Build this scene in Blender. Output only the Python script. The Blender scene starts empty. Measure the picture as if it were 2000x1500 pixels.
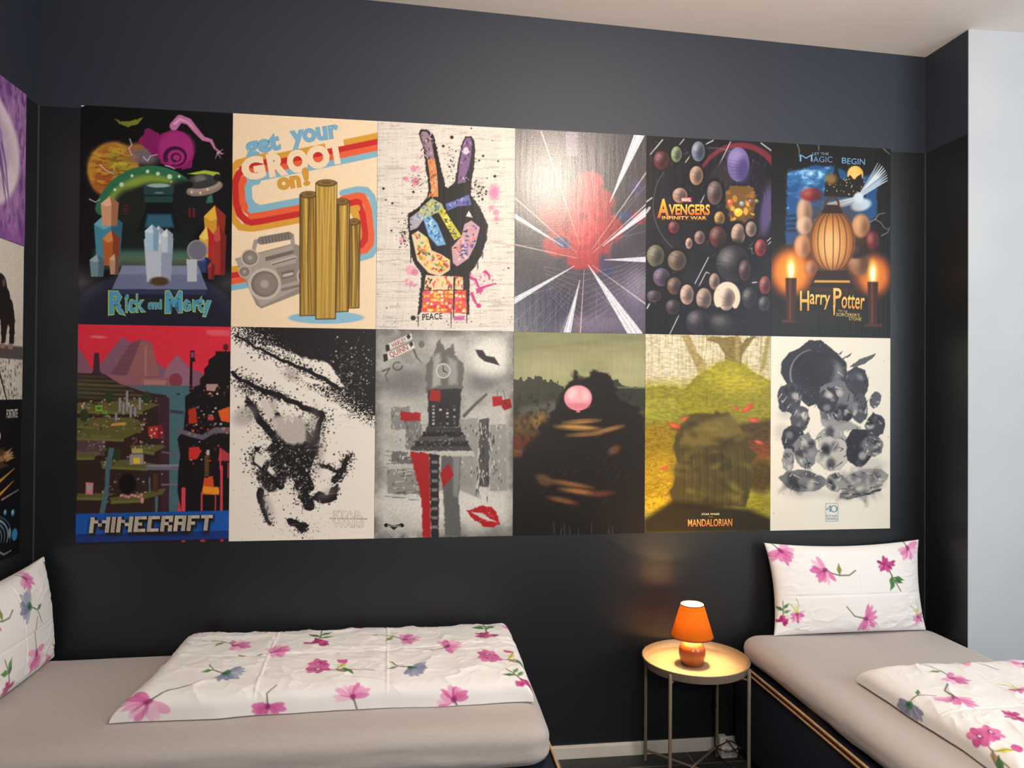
import bpy, bmesh, math, random
import numpy as np
from mathutils import Matrix, Vector

PI = math.pi
SC = bpy.context.scene
COL = SC.collection

# ------------------------------------------------------------------ camera
cam_data = bpy.data.cameras.new('camera')
cam_data.sensor_width = 36.0
cam_data.lens = 25.992
cam_data.clip_start = 0.05
cam = bpy.data.objects.new('camera', cam_data)
COL.objects.link(cam)
YAW, PITCH, ROLL = -0.133301574, 0.00907858594, -0.00663814378
Mr = (Matrix.Rotation(YAW, 3, 'Z') @ Matrix.Rotation(PITCH, 3, 'X') @ Matrix.Rotation(ROLL, 3, 'Y'))
right, fwd, up = Mr.col[0], Mr.col[1], Mr.col[2]
mw = Matrix(((right.x, up.x, -fwd.x, 1.3821), (right.y, up.y, -fwd.y, -3.2862),
             (right.z, up.z, -fwd.z, 1.6549), (0, 0, 0, 1)))
cam.matrix_world = mw
SC.camera = cam

# ------------------------------------------------------------------ world, lights, exposure
w = bpy.data.worlds.new('room_ambient')
SC.world = w
w.use_nodes = True
bgn = w.node_tree.nodes['Background']
bgn.inputs[0].default_value = (0.92, 0.96, 1.0, 1)
bgn.inputs[1].default_value = 0.42


def area(name, loc, target, sx, sy, power, color, shape='RECTANGLE'):
    l = bpy.data.lights.new(name, 'AREA')
    l.shape = shape
    l.size = sx
    if shape in ('RECTANGLE', 'ELLIPSE'):
        l.size_y = sy
    l.energy = power
    l.color = color
    o = bpy.data.objects.new(name, l)
    COL.objects.link(o)
    o.location = loc
    d = Vector(target) - Vector(loc)
    o.rotation_euler = d.to_track_quat('-Z', 'Y').to_euler()
    return o


# ceiling lamp of the room (behind and right of the camera's view) and daylight from the window on the right
lp = bpy.data.lights.new('ceiling_lamp_light', 'POINT')
lp.energy = 85
lp.color = (1.0, 0.87, 0.72)
lp.shadow_soft_size = 0.09
lo = bpy.data.objects.new('ceiling_lamp_light', lp)
lo.location = (2.31, -1.80, 3.10)
COL.objects.link(lo)
area('window_daylight', (4.9, -3.35, 2.15), (3.0, -0.2, 2.0), 1.4, 1.9, 60, (0.80, 0.91, 1.0))
# added fill light, out of view and aimed up to brighten the ceiling
area('ceiling_fill_light', (1.9, -3.7, 2.0), (2.2, -2.2, 3.3), 0.5, 0.5, 58, (1.0, 0.89, 0.81), 'DISK')

vs = SC.view_settings
SC.display_settings.display_device = 'sRGB'
vs.view_transform = 'Standard'
vs.look = 'None'
vs.exposure = -0.10
vs.gamma = 1.0
vs.use_curve_mapping = False

# ------------------------------------------------------------------ materials


def hexc(h):
    h = h.lstrip('#')
    return np.array([int(h[i:i + 2], 16) / 255.0 for i in (0, 2, 4)])


def lin(c):
    c = np.asarray(c, float)
    return np.where(c <= 0.04045, c / 12.92, ((c + 0.055) / 1.055) ** 2.4)


def rgba(h):
    return tuple(lin(hexc(h))) + (1.0,)


def newmat(name):
    m = bpy.data.materials.new(name)
    m.use_nodes = True
    return m, m.node_tree.nodes, m.node_tree.links, m.node_tree.nodes['Principled BSDF']


def tint_noise(n, l, b, c0, c1, scale, detail=4, stretch=None):
    tc = n.new('ShaderNodeTexCoord')
    nz = n.new('ShaderNodeTexNoise')
    nz.inputs['Scale'].default_value = scale
    nz.inputs['Detail'].default_value = detail
    src = tc.outputs['Object']
    if stretch:
        mp = n.new('ShaderNodeMapping')
        mp.inputs['Scale'].default_value = stretch
        l.new(src, mp.inputs[0])
        src = mp.outputs[0]
    l.new(src, nz.inputs['Vector'])
    cr = n.new('ShaderNodeValToRGB')
    cr.color_ramp.elements[0].position = 0.35
    cr.color_ramp.elements[1].position = 0.65
    cr.color_ramp.elements[0].color = c0
    cr.color_ramp.elements[1].color = c1
    l.new(nz.outputs['Fac'], cr.inputs[0])
    l.new(cr.outputs[0], b.inputs['Base Color'])
    return src


def add_bump(n, l, b, scale, strength, dist=0.002, stretch=None, detail=3):
    tc = n.new('ShaderNodeTexCoord')
    src = tc.outputs['Object']
    if stretch:
        mp = n.new('ShaderNodeMapping')
        mp.inputs['Scale'].default_value = stretch
        l.new(src, mp.inputs[0])
        src = mp.outputs[0]
    nz = n.new('ShaderNodeTexNoise')
    nz.inputs['Scale'].default_value = scale
    nz.inputs['Detail'].default_value = detail
    l.new(src, nz.inputs['Vector'])
    bp = n.new('ShaderNodeBump')
    bp.inputs['Strength'].default_value = strength
    bp.inputs['Distance'].default_value = dist
    l.new(nz.outputs['Fac'], bp.inputs['Height'])
    prev = b.inputs['Normal']
    if prev.is_linked:
        l.new(prev.links[0].from_socket, bp.inputs['Normal'])
    l.new(bp.outputs[0], b.inputs['Normal'])


def simple(name, c0, c1=None, rough=0.5, scale=8, bump=None, metal=0.0, spec=0.5):
    m, n, l, b = newmat(name)
    tint_noise(n, l, b, rgba(c0), rgba(c1 or c0), scale)
    b.inputs['Roughness'].default_value = rough
    b.inputs['Metallic'].default_value = metal
    b.inputs['Specular IOR Level'].default_value = spec
    if bump:
        add_bump(n, l, b, *bump)
    return m


def ink_mat(name, rough, bumps, sheen=0.0, spec=0.5):
    m, n, l, b = newmat(name)
    a = n.new('ShaderNodeAttribute')
    a.attribute_name = 'ink'
    l.new(a.outputs['Color'], b.inputs['Base Color'])
    b.inputs['Roughness'].default_value = rough
    b.inputs['Specular IOR Level'].default_value = spec
    if sheen:
        b.inputs['Sheen Weight'].default_value = sheen
        b.inputs['Sheen Roughness'].default_value = 0.5
    for q in bumps:
        add_bump(n, l, b, *q)
    return m


def wall_paint():
    # two coats: a greyer paint above the height of the posters' top edge, a deeper one below it
    m, n, l, b = newmat('anthracite_wall_paint')
    g = n.new('ShaderNodeNewGeometry')
    s = n.new('ShaderNodeSeparateXYZ')
    l.new(g.outputs['Position'], s.inputs[0])
    gt = n.new('ShaderNodeMath')
    gt.operation = 'GREATER_THAN'
    gt.inputs[1].default_value = 2.822
    l.new(s.outputs['Z'], gt.inputs[0])
    mx = n.new('ShaderNodeMix')
    mx.data_type = 'RGBA'
    mx.inputs[6].default_value = rgba('#12161a')
    mx.inputs[7].default_value = rgba('#172030')
    l.new(gt.outputs[0], mx.inputs[0])
    l.new(mx.outputs[2], b.inputs['Base Color'])
    rg = n.new('ShaderNodeMapRange')
    rg.inputs['To Min'].default_value = 0.42
    rg.inputs['To Max'].default_value = 0.62
    l.new(gt.outputs[0], rg.inputs['Value'])
    l.new(rg.outputs[0], b.inputs['Roughness'])
    rs = n.new('ShaderNodeMapRange')
    rs.inputs['To Min'].default_value = 0.55
    rs.inputs['To Max'].default_value = 0.75
    l.new(gt.outputs[0], rs.inputs['Value'])
    l.new(rs.outputs[0], b.inputs['Specular IOR Level'])
    add_bump(n, l, b, 90, 0.12, 0.001)
    return m


M_wall = wall_paint()
M_ceil = simple('ceiling_paint', '#e4dedb', '#e7e2df', 0.9, 3, (60, 0.06, 0.001))
M_white = simple('white_wall_paint', '#b6bbc1', '#bbc0c5', 0.85, 3, (80, 0.15, 0.001))
M_base = simple('white_skirting_gloss', '#e4ddd2', '#d8d0c4', 0.4, 6)
M_plastic = simple('white_plastic', '#e8e4dc', '#e2ddd4', 0.35, 10)
M_socket = simple('grey_socket_plastic', '#b9b5ae', '#b2aea6', 0.4, 10)
M_black = simple('black_rubber', '#101012', '#161618', 0.45, 20)
M_table = simple('taupe_powder_coat', '#80705f', '#857563', 0.42, 40, (300, 0.1, 0.0005))
M_ceramic = simple('copper_glaze', '#70361a', '#8c4e2a', 0.15, 5)
M_brass = simple('dull_brass', '#b08a4a', '#a57f40', 0.35, 20, None, 0.9)
M_navy = simple('navy_bed_upholstery', '#0c1224', '#10182e', 0.8, 30, (180, 0.35, 0.002))
M_gold = simple('gold_ribbon', '#c9a878', '#b8925c', 0.6, 60, (400, 0.4, 0.001))
M_red = simple('dark_red_ribbon', '#5c1a1c', '#6e2222', 0.7, 60, (400, 0.4, 0.001))
M_foot = simple('dark_wood', '#2a1d16', '#35261d', 0.5, 12)


def sheet_mat():
    m, n, l, b = newmat('grey_jersey_sheet')
    tint_noise(n, l, b, rgba('#b0a7a1'), rgba('#b8afa9'), 60, 5, (1, 8, 8))
    b.inputs['Roughness'].default_value = 0.9
    b.inputs['Sheen Weight'].default_value = 0.25
    add_bump(n, l, b, 500, 0.25, 0.001)
    add_bump(n, l, b, 70, 0.12, 0.002, (0.25, 3, 3))
    return m


M_sheet = sheet_mat()
M_cloth = ink_mat('printed_cotton', 0.85, [(420, 0.15, 0.0006), (9, 0.18, 0.004, (1, 1.6, 1), 4)], 0.15, 0.3)
M_paper = ink_mat('smooth_poster_paper', 0.42, [(14, 0.05, 0.002)], 0, 0.25)
M_paper_v = ink_mat('wrinkled_poster_paper', 0.40, [(420, 0.25, 0.0008), (10, 0.25, 0.003, (5, 0.5, 1), 3)], 0, 0.3)
M_paper_h = ink_mat('creased_poster_paper', 0.45, [(10, 0.25, 0.002, (0.6, 6, 1), 3)], 0, 0.3)
M_paper_g = ink_mat('pebbled_gloss_poster_paper', 0.27, [(230, 0.40, 0.001), (10, 0.2, 0.003, (5, 0.5, 1), 3)], 0, 0.75)


def floor_mat():
    m, n, l, b = newmat('slate_floor_tiles')
    tc = n.new('ShaderNodeTexCoord')
    mp = n.new('ShaderNodeMapping')
    mp.inputs['Rotation'].default_value = (0, 0, 0)
    mp.inputs['Location'].default_value = (0.06, 0.12, 0)
    l.new(tc.outputs['Object'], mp.inputs[0])
    br = n.new('ShaderNodeTexBrick')
    br.offset = 0.5
    br.inputs['Scale'].default_value = 1.0
    br.inputs['Brick Width'].default_value = 0.60
    br.inputs['Row Height'].default_value = 0.30
    br.inputs['Mortar Size'].default_value = 0.003
    br.inputs['Color1'].default_value = rgba('#2b2e30')
    br.inputs['Color2'].default_value = rgba('#34383a')
    br.inputs['Mortar'].default_value = rgba('#8c8c88')
    l.new(mp.outputs[0], br.inputs['Vector'])
    nz = n.new('ShaderNodeTexNoise')
    nz.inputs['Scale'].default_value = 14
    nz.inputs['Detail'].default_value = 6
    l.new(tc.outputs['Object'], nz.inputs['Vector'])
    mx = n.new('ShaderNodeMix')
    mx.data_type = 'RGBA'
    mx.blend_type = 'MULTIPLY'
    mx.inputs[0].default_value = 0.6
    l.new(br.outputs['Color'], mx.inputs[6])
    l.new(nz.outputs['Color'], mx.inputs[7])
    l.new(mx.outputs[2], b.inputs['Base Color'])
    b.inputs['Roughness'].default_value = 0.5
    add_bump(n, l, b, 25, 0.3, 0.002)
    return m


M_floor = floor_mat()


def shade_mat():
    m, n, l, b = newmat('orange_lamp_shade_fabric')
    out = n['Material Output']
    d = n.new('ShaderNodeBsdfDiffuse')
    t = n.new('ShaderNodeBsdfTranslucent')
    tc = n.new('ShaderNodeTexCoord')
    nz = n.new('ShaderNodeTexNoise')
    nz.inputs['Scale'].default_value = 35
    l.new(tc.outputs['Object'], nz.inputs['Vector'])
    cr = n.new('ShaderNodeValToRGB')
    cr.color_ramp.elements[0].color = rgba('#b4641e')
    cr.color_ramp.elements[1].color = rgba('#c67628')
    l.new(nz.outputs['Fac'], cr.inputs[0])
    l.new(cr.outputs[0], d.inputs[0])
    l.new(cr.outputs[0], t.inputs[0])
    mx = n.new('ShaderNodeMixShader')
    mx.inputs[0].default_value = 0.42
    l.new(d.outputs[0], mx.inputs[1])
    l.new(t.outputs[0], mx.inputs[2])
    l.new(mx.outputs[0], out.inputs['Surface'])
    return m


M_shade = shade_mat()


def lining_mat():
    m, n, l, b = newmat('white_shade_lining')
    d = n.new('ShaderNodeBsdfDiffuse')
    t = n.new('ShaderNodeBsdfTranslucent')
    d.inputs[0].default_value = rgba('#f0e6d6')
    t.inputs[0].default_value = rgba('#f0dcc0')
    mx = n.new('ShaderNodeMixShader')
    mx.inputs[0].default_value = 0.045
    l.new(d.outputs[0], mx.inputs[1])
    l.new(t.outputs[0], mx.inputs[2])
    l.new(mx.outputs[0], n['Material Output'].inputs['Surface'])
    return m


M_lining = lining_mat()
M_rim = simple('brown_shade_edging', '#6a2c1c', '#76331f', 0.6, 20)


def glow_mat():
    m, n, l, b = newmat('lit_bulb_glass')
    b.inputs['Base Color'].default_value = (1, 0.85, 0.6, 1)
    b.inputs['Emission Color'].default_value = (1, 0.66, 0.30, 1)
    b.inputs['Emission Strength'].default_value = 60
    return m


M_bulb = glow_mat()

# ------------------------------------------------------------------ mesh helpers


def tag(o, label=None, cat=None, group=None, kind=None):
    if label:
        o['label'] = label
    if cat:
        o['category'] = cat
    if group:
        o['group'] = group
    if kind:
        o['kind'] = kind
    return o


def link(name, me, parent=None, mats=(), smooth=False):
    o = bpy.data.objects.new(name, me)
    COL.objects.link(o)
    for m in mats:
        me.materials.append(m)
    if parent is not None:
        o.parent = parent
    if smooth:
        me.polygons.foreach_set('use_smooth', np.ones(len(me.polygons), bool))
    return o


def empty(name, loc, rz=0.0):
    o = bpy.data.objects.new(name, None)
    COL.objects.link(o)
    o.empty_display_size = 0.1
    o.location = loc
    o.rotation_euler = (0, 0, rz)
    return o


class MB:
    """Collects shapes into one mesh."""

    def __init__(s):
        s.v, s.f, s.m = [], [], []

    def add(s, vs_, fs, mi=0):
        b = len(s.v)
        s.v += [tuple(p) for p in vs_]
        s.f += [tuple(b + i for i in f) for f in fs]
        s.m += [mi] * len(fs)
        return s

    def box(s, x0, x1, y0, y1, z0, z1, mi=0):
        v = [(x, y, z) for x in (x0, x1) for y in (y0, y1) for z in (z0, z1)]
        return s.add(v, [(0, 1, 3, 2), (4, 6, 7, 5), (0, 4, 5, 1), (2, 3, 7, 6), (0, 2, 6, 4), (1, 5, 7, 3)], mi)

    def lathe(s, prof, n=32, mi=0, c=(0, 0, 0), close=False):
        vs_, fs = [], []
        for r, z in prof:
            for k in range(n):
                a = 2 * PI * k / n
                vs_.append((c[0] + r * math.cos(a), c[1] + r * math.sin(a), c[2] + z))
        L = len(prof)
        for i in range(L if close else L - 1):
            for k in range(n):
                k2 = (k + 1) % n
                i2 = (i + 1) % L
                fs.append((i * n + k, i * n + k2, i2 * n + k2, i2 * n + k))
        if not close:
            if prof[0][0] > 1e-6:
                fs.append(tuple(reversed(range(n))))
            if prof[-1][0] > 1e-6:
                fs.append(tuple((L - 1) * n + k for k in range(n)))
        return s.add(vs_, fs, mi)

    def tube(s, pts, r, n=10, mi=0, flat=None, caps=True):
        """round (or flat: (width, height)) tube along pts"""
        P = [Vector(p) for p in pts]
        vs_, fs = [], []
        prev = None
        for i, p in enumerate(P):
            t = (P[min(i + 1, len(P) - 1)] - P[max(i - 1, 0)]).normalized()
            if prev is None:
                ref = Vector((0, 0, 1)) if abs(t.z) < 0.9 else Vector((1, 0, 0))
                u = t.cross(ref).normalized()
            else:
                u = (prev - t * prev.dot(t)).normalized()
            prev = u
            q = t.cross(u)
            for k in range(n):
                a = 2 * PI * k / n
                ru, rq = (r, r) if flat is None else flat
                vs_.append(p + u * (ru * math.cos(a)) + q * (rq * math.sin(a)))
        for i in range(len(P) - 1):
            for k in range(n):
                k2 = (k + 1) % n
                fs.append((i * n + k, i * n + k2, (i + 1) * n + k2, (i + 1) * n + k))
        if caps:
            fs.append(tuple(reversed(range(n))))
            fs.append(tuple((len(P) - 1) * n + k for k in range(n)))
        return s.add(vs_, fs, mi)

    def build(s, name, mats, parent=None, smooth=False, bevel=0.0):
        me = bpy.data.meshes.new(name)
        me.from_pydata(s.v, [], s.f)
        me.polygons.foreach_set('material_index', s.m)
        bm = bmesh.new()
        bm.from_mesh(me)
        bmesh.ops.recalc_face_normals(bm, faces=bm.faces)
        if bevel:
            bmesh.ops.bevel(bm, geom=[e for e in bm.edges if e.calc_face_angle(0) > 0.6], offset=bevel, segments=2,
                            affect='EDGES', profile=0.6)
        if smooth:
            for f in bm.faces:
                f.smooth = True
            for e in bm.edges:
                if len(e.link_faces) == 2 and e.calc_face_angle(0) > 0.7:
                    e.smooth = False
        bm.to_mesh(me)
        bm.free()
        return link(name, me, parent, mats if isinstance(mats, (list, tuple)) else [mats])


def np_mesh(name, V, F, colors=None, smooth=True):
    """quads mesh from numpy arrays, optional per-vertex print colours (linear)"""
    me = bpy.data.meshes.new(name)
    me.vertices.add(len(V))
    me.vertices.foreach_set('co', np.ascontiguousarray(V, np.float32).ravel())
    nf = len(F)
    me.loops.add(nf * 4)
    me.loops.foreach_set('vertex_index', np.ascontiguousarray(F, np.int32).ravel())
    me.polygons.add(nf)
    me.polygons.foreach_set('loop_start', np.arange(nf, dtype=np.int32) * 4)
    me.update(calc_edges=True)
    if colors is not None:
        at = me.color_attributes.new('ink', 'FLOAT_COLOR', 'POINT')
        c4 = np.ones((len(V), 4), np.float32)
        c4[:, :3] = colors
        at.data.foreach_set('color', c4.ravel())
    if smooth:
        me.polygons.foreach_set('use_smooth', np.ones(nf, bool))
    me.validate()
    return me


def grid_faces(nu, nv, off=0):
    """faces of an (nv rows x nu cols) vertex grid"""
    i = np.arange(nv - 1)[:, None] * nu + np.arange(nu - 1)[None, :]
    return (np.stack([i, i + 1, i + nu + 1, i + nu], -1).reshape(-1, 4) + off)


# ------------------------------------------------------------------ numpy painting (print colours of paper and cloth)


def hsh(ix, iy, seed):
    h = np.sin(ix * 127.1 + iy * 311.7 + seed * 74.7) * 43758.5453
    return h - np.floor(h)


def vnoise(x, y, seed=0, octaves=4):
    out = 0.0
    amp, tot = 1.0, 0.0
    for o in range(octaves):
        xi, yi = np.floor(x), np.floor(y)
        fx, fy = x - xi, y - yi
        fx, fy = fx * fx * (3 - 2 * fx), fy * fy * (3 - 2 * fy)
        a = hsh(xi, yi, seed + o)
        b = hsh(xi + 1, yi, seed + o)
        c = hsh(xi, yi + 1, seed + o)
        d = hsh(xi + 1, yi + 1, seed + o)
        out = out + amp * ((a * (1 - fx) + b * fx) * (1 - fy) + (c * (1 - fx) + d * fx) * fy)
        tot += amp
        amp *= 0.5
        x, y = x * 2.03 + 11.3, y * 2.03 + 5.7
    return out / tot


class Cv:
    """A print: X, Y are the design coordinates of every grid point; colours are sRGB."""

    def __init__(s, X, Y, bg):
        s.X, s.Y = X, Y
        s.c = np.zeros(X.shape + (3,)) + hexc(bg)
        s.px = max(abs(X[0, -1] - X[0, 0]) / (X.shape[1] - 1), abs(Y[-1, 0] - Y[0, 0]) / (X.shape[0] - 1))

    def _put(s, cov, c, sl=None):
        if sl is None:
            sl = (slice(None), slice(None))
        c = hexc(c) if isinstance(c, str) else c
        s.c[sl] += (c - s.c[sl]) * cov[..., None]

    def _win(s, x0, x1, y0, y1):
        m = (s.X >= x0) & (s.X <= x1) & (s.Y >= y0) & (s.Y <= y1)
        r = np.where(m.any(1))[0]
        k = np.where(m.any(0))[0]
        if not len(r) or not len(k):
            return None
        return (slice(r[0], r[-1] + 1), slice(k[0], k[-1] + 1))

    def _cov(s, sd, soft):
        t = np.clip(0.5 - sd / (s.px * 1.2 + soft), 0, 1)
        return t * t * (3 - 2 * t) if soft else t

    def el(s, x, y, rx, ry, c, rot=0, soft=0, a=1):
        R = max(rx, ry) + soft + s.px * 2
        sl = s._win(x - R, x + R, y - R, y + R)
        if sl is None:
            return
        dx, dy = s.X[sl] - x, s.Y[sl] - y
        if rot:
            k = math.radians(rot)
            dx, dy = dx * math.cos(k) + dy * math.sin(k), -dx * math.sin(k) + dy * math.cos(k)
        sd = (np.sqrt((dx / rx) ** 2 + (dy / ry) ** 2) - 1) * min(rx, ry)
        s._put(s._cov(sd, soft) * a, c, sl)

    def po(s, pts, c, soft=0, a=1, rough=0, rs=0):
        p = np.array(pts, float)
        R = soft + s.px * 2 + rough
        sl = s._win(p[:, 0].min() - R, p[:, 0].max() + R, p[:, 1].min() - R, p[:, 1].max() + R)
        if sl is None:
            return
        X, Y = s.X[sl], s.Y[sl]
        if rough:
            q = rs or rough * 2
            X = X + rough * 2 * (vnoise(X / q, Y / q, 3, 3) - 0.5)
            Y = Y + rough * 2 * (vnoise(X / q + 40, Y / q, 7, 3) - 0.5)
        d = np.full(X.shape, 1e18)
        ins = np.zeros(X.shape, bool)
        for i in range(len(p)):
            ax, ay = p[i]
            bx, by = p[(i + 1) % len(p)]
            ex, ey = bx - ax, by - ay
            t = np.clip(((X - ax) * ex + (Y - ay) * ey) / (ex * ex + ey * ey + 1e-12), 0, 1)
            d = np.minimum(d, (X - ax - ex * t) ** 2 + (Y - ay - ey * t) ** 2)
            if ay != by:
                ins ^= ((ay > Y) != (by > Y)) & (X < (bx - ax) * (Y - ay) / (by - ay) + ax)
        d = np.sqrt(d)
        s._put(s._cov(np.where(ins, -d, d), soft) * a, c, sl)

    def ln(s, pts, w0, w1, c, soft=0, a=1):
        """tapering stroke of half widths w0 -> w1"""
        p = np.array(pts, float)
        R = max(w0, w1) + soft + s.px * 2
        sl = s._win(p[:, 0].min() - R, p[:, 0].max() + R, p[:, 1].min() - R, p[:, 1].max() + R)
        if sl is None:
            return
        X, Y = s.X[sl], s.Y[sl]
        best = np.full(X.shape, 1e18)
        n = len(p) - 1
        for i in range(n):
            ax, ay = p[i]
            ex, ey = p[i + 1] - p[i]
            t = np.clip(((X - ax) * ex + (Y - ay) * ey) / (ex * ex + ey * ey + 1e-12), 0, 1)
            wd = w0 + (w1 - w0) * (i + t) / n
            best = np.minimum(best, np.hypot(X - ax - ex * t, Y - ay - ey * t) - wd)
        # thin strokes fade rather than vanish
        s._put(s._cov(best, soft) * a, c, sl)

    def nz(s, sx, sy=None, seed=0, octv=4):
        return vnoise(s.X / sx, s.Y / (sy or sx), seed, octv)

    def mul(s, amt, sx, sy=None, seed=0, octv=4):
        s.c *= (1 + amt * (2 * s.nz(sx, sy, seed, octv) - 1))[..., None]

    def fill(s, mask, c, a=1.0):
        s._put(np.clip(mask, 0, 1) * a, c)

    def spl(s, n, cx, cy, sx, sy, r0, r1, cols, seed, a=1, rot=0):
        r = random.Random(seed)
        k = math.radians(rot)
        for _ in range(n):
            dx, dy = r.gauss(0, sx), r.gauss(0, sy)
            x = cx + dx * math.cos(k) - dy * math.sin(k)
            y = cy + dx * math.sin(k) + dy * math.cos(k)
            q = r0 + (r1 - r0) * r.random() ** 3
            s.el(x, y, q, q * r.uniform(0.7, 1.2), r.choice(cols), 0, 0, a)

    def lin(s):
        return lin(np.clip(s.c, 0, 1))


_text_cache = {}


def text_geo(body, bold=0.0, res=3):
    k = (body, bold, res)
    if k in _text_cache:
        return _text_cache[k]
    cu = bpy.data.curves.new('lettering', 'FONT')
    cu.body = body
    cu.offset = bold
    cu.resolution_u = res
    o = bpy.data.objects.new('lettering', cu)
    COL.objects.link(o)
    dg = bpy.context.evaluated_depsgraph_get()
    dg.update()
    me = bpy.data.meshes.new_from_object(o.evaluated_get(dg))
    V = np.array([v.co[:2] for v in me.vertices])
    F = [tuple(p.vertices) for p in me.polygons]
    bpy.data.objects.remove(o)
    bpy.data.curves.remove(cu)
    bpy.data.meshes.remove(me)
    _text_cache[k] = (V, F)
    return V, F


class Poster:
    """One printed sheet: painted grid + crisp printed shapes and letters, joined into one mesh."""

    def __init__(s, w, h, quad, bg, step=0.0025):
        s.w, s.h = w, h
        s.q = np.array(quad, float)
        s.nu, s.nv = int(w / step) + 1, int(h / step) + 1
        u, v = np.meshgrid(np.linspace(0, 1, s.nu), np.linspace(0, 1, s.nv))
        s.u, s.vv = u, v
        X, Y = s.bil(u, v)
        s.cv = Cv(X, Y, bg)
        s.layers = []       # (V uv, F, linear colours)

    def bil(s, u, v):
        a, b, c, d = s.q
        X = a[0] * (1 - u) * (1 - v) + b[0] * u * (1 - v) + c[0] * u * v + d[0] * (1 - u) * v
        Y = a[1] * (1 - u) * (1 - v) + b[1] * u * (1 - v) + c[1] * u * v + d[1] * (1 - u) * v
        return X, Y

    def inv(s, x, y):
        x, y = np.asarray(x, float), np.asarray(y, float)
        w0 = s.q[:, 0].max() - s.q[:, 0].min()
        h0 = s.q[:, 1].max() - s.q[:, 1].min()
        u, v = (x - s.q[0, 0]) / w0, (y - s.q[0, 1]) / h0
        for _ in range(12):
            X, Y = s.bil(u, v)
            u, v = u + (x - X) / w0, v + (y - Y) / h0
        return u, v

    def _layer(s, x, y, F, cols):
        u, v = s.inv(x, y)
        s.layers.append((np.stack([np.clip(u, 0, 1), np.clip(v, 0, 1)], 1), F, cols))

    def poly(s, pts, c):
        p = np.array(pts, float)
        s._layer(p[:, 0], p[:, 1], [tuple(range(len(p)))], np.tile(lin(hexc(c)), (len(p), 1)))

    def text(s, body, x0, y0, x1, y1, c, c2=None, rot=0, shear=0, bold=0, jit=0, seed=0, arch=0, warp=None):
        V, F = text_geo(body, bold)
        lo, hi = V.min(0), V.max(0)
        t = (V - lo) / (hi - lo)
        if jit:
            r = np.random.RandomState(seed)
            t = t + (r.rand(*t.shape) - 0.5) * np.array([jit * (y1 - y0) / (x1 - x0), jit])
        tx = t[:, 0] + shear * (t[:, 1] - 0.5)
        ty = 1 - t[:, 1]
        if warp:
            tx, ty = warp(tx, ty)
        x = x0 + (x1 - x0) * tx
        y = y0 + (y1 - y0) * ty + arch * (tx - 0.5) ** 2 * 4
        k = math.radians(rot)
        cx, cy = (x0 + x1) / 2, (y0 + y1) / 2
        xr = cx + (x - cx) * math.cos(k) - (y - cy) * math.sin(k)
        yr = cy + (x - cx) * math.sin(k) + (y - cy) * math.cos(k)
        f = np.clip(ty, 0, 1)[:, None]
        cols = lin(hexc(c)) * (1 - f) + lin(hexc(c2 or c)) * f
        s._layer(xr, yr, F, cols)

    def outlined(s, body, x0, y0, x1, y1, c, oc, width=0.03, **kw):
        V0 = text_geo(body, kw.get('bold', 0))[0]
        V1 = text_geo(body, kw.get('bold', 0) + width)[0]
        s0, s1 = np.ptp(V0, axis=0), np.ptp(V1, axis=0)
        gx, gy = (x1 - x0) * (s1[0] / s0[0] - 1) / 2, (y1 - y0) * (s1[1] / s0[1] - 1) / 2
        k2 = dict(kw)
        k2['bold'] = kw.get('bold', 0) + width
        k2.pop('c2', None)
        s.text(body, x0 - gx, y0 - gy, x1 + gx, y1 + gy, oc, **k2)
        s.text(body, x0, y0, x1, y1, c, **kw)

    def build(s, name, mat, label, group, loc, rot):
        t = 0.0006
        V = [np.stack([s.u.ravel() * s.w, -s.vv.ravel() * s.h, np.full(s.u.size, t)], 1)]
        C = [s.cv.lin().reshape(-1, 3)]
        F = grid_faces(s.nu, s.nv)[:, ::-1]
        off = s.u.size
        # back and edges of the sheet
        bv = np.array([(0, 0, t), (s.w, 0, t), (s.w, -s.h, t), (0, -s.h, t),
                       (0, 0, 0), (s.w, 0, 0), (s.w, -s.h, 0), (0, -s.h, 0)], float)
        V.append(bv)
        C.append(np.full((8, 3), 0.75))
        bf = np.array([(0, 1, 5, 4), (1, 2, 6, 5), (2, 3, 7, 6), (3, 0, 4, 7), (4, 5, 6, 7)]) + off
        off += 8
        quads = np.concatenate([F, bf])
        extra = []
        z = t
        for uv, lf, lc in s.layers:
            z += 0.00012
            V.append(np.stack([uv[:, 0] * s.w, -uv[:, 1] * s.h, np.full(len(uv), z)], 1))
            C.append(lc)
            extra += [tuple(off + i for i in f) for f in lf]
            off += len(uv)
        V, C = np.concatenate(V), np.concatenate(C)
        me = bpy.data.meshes.new(name)
        me.vertices.add(len(V))
        me.vertices.foreach_set('co', V.astype(np.float32).ravel())
        lt = np.concatenate([np.full(len(quads), 4), np.array([len(f) for f in extra], int)]).astype(np.int32)
        vi = np.concatenate([quads.ravel(), np.array([i for f in extra for i in f], int)]).astype(np.int32)
        me.loops.add(len(vi))
        me.loops.foreach_set('vertex_index', vi)
        me.polygons.add(len(lt))
        me.polygons.foreach_set('loop_start', np.concatenate([[0], np.cumsum(lt)[:-1]]).astype(np.int32))
        me.update(calc_edges=True)
        at = me.color_attributes.new('ink', 'FLOAT_COLOR', 'POINT')
        c4 = np.ones((len(V), 4), np.float32)
        c4[:, :3] = C
        at.data.foreach_set('color', c4.ravel())
        # letters are printed flat: make every letter face look out of the sheet
        nrm = np.zeros(len(me.polygons) * 3, np.float32)
        me.polygons.foreach_get('normal', nrm)
        bad = np.where(nrm.reshape(-1, 3)[:, 2] < -0.5)[0]
        bad = [int(i) for i in bad if i >= len(quads)]
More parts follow.
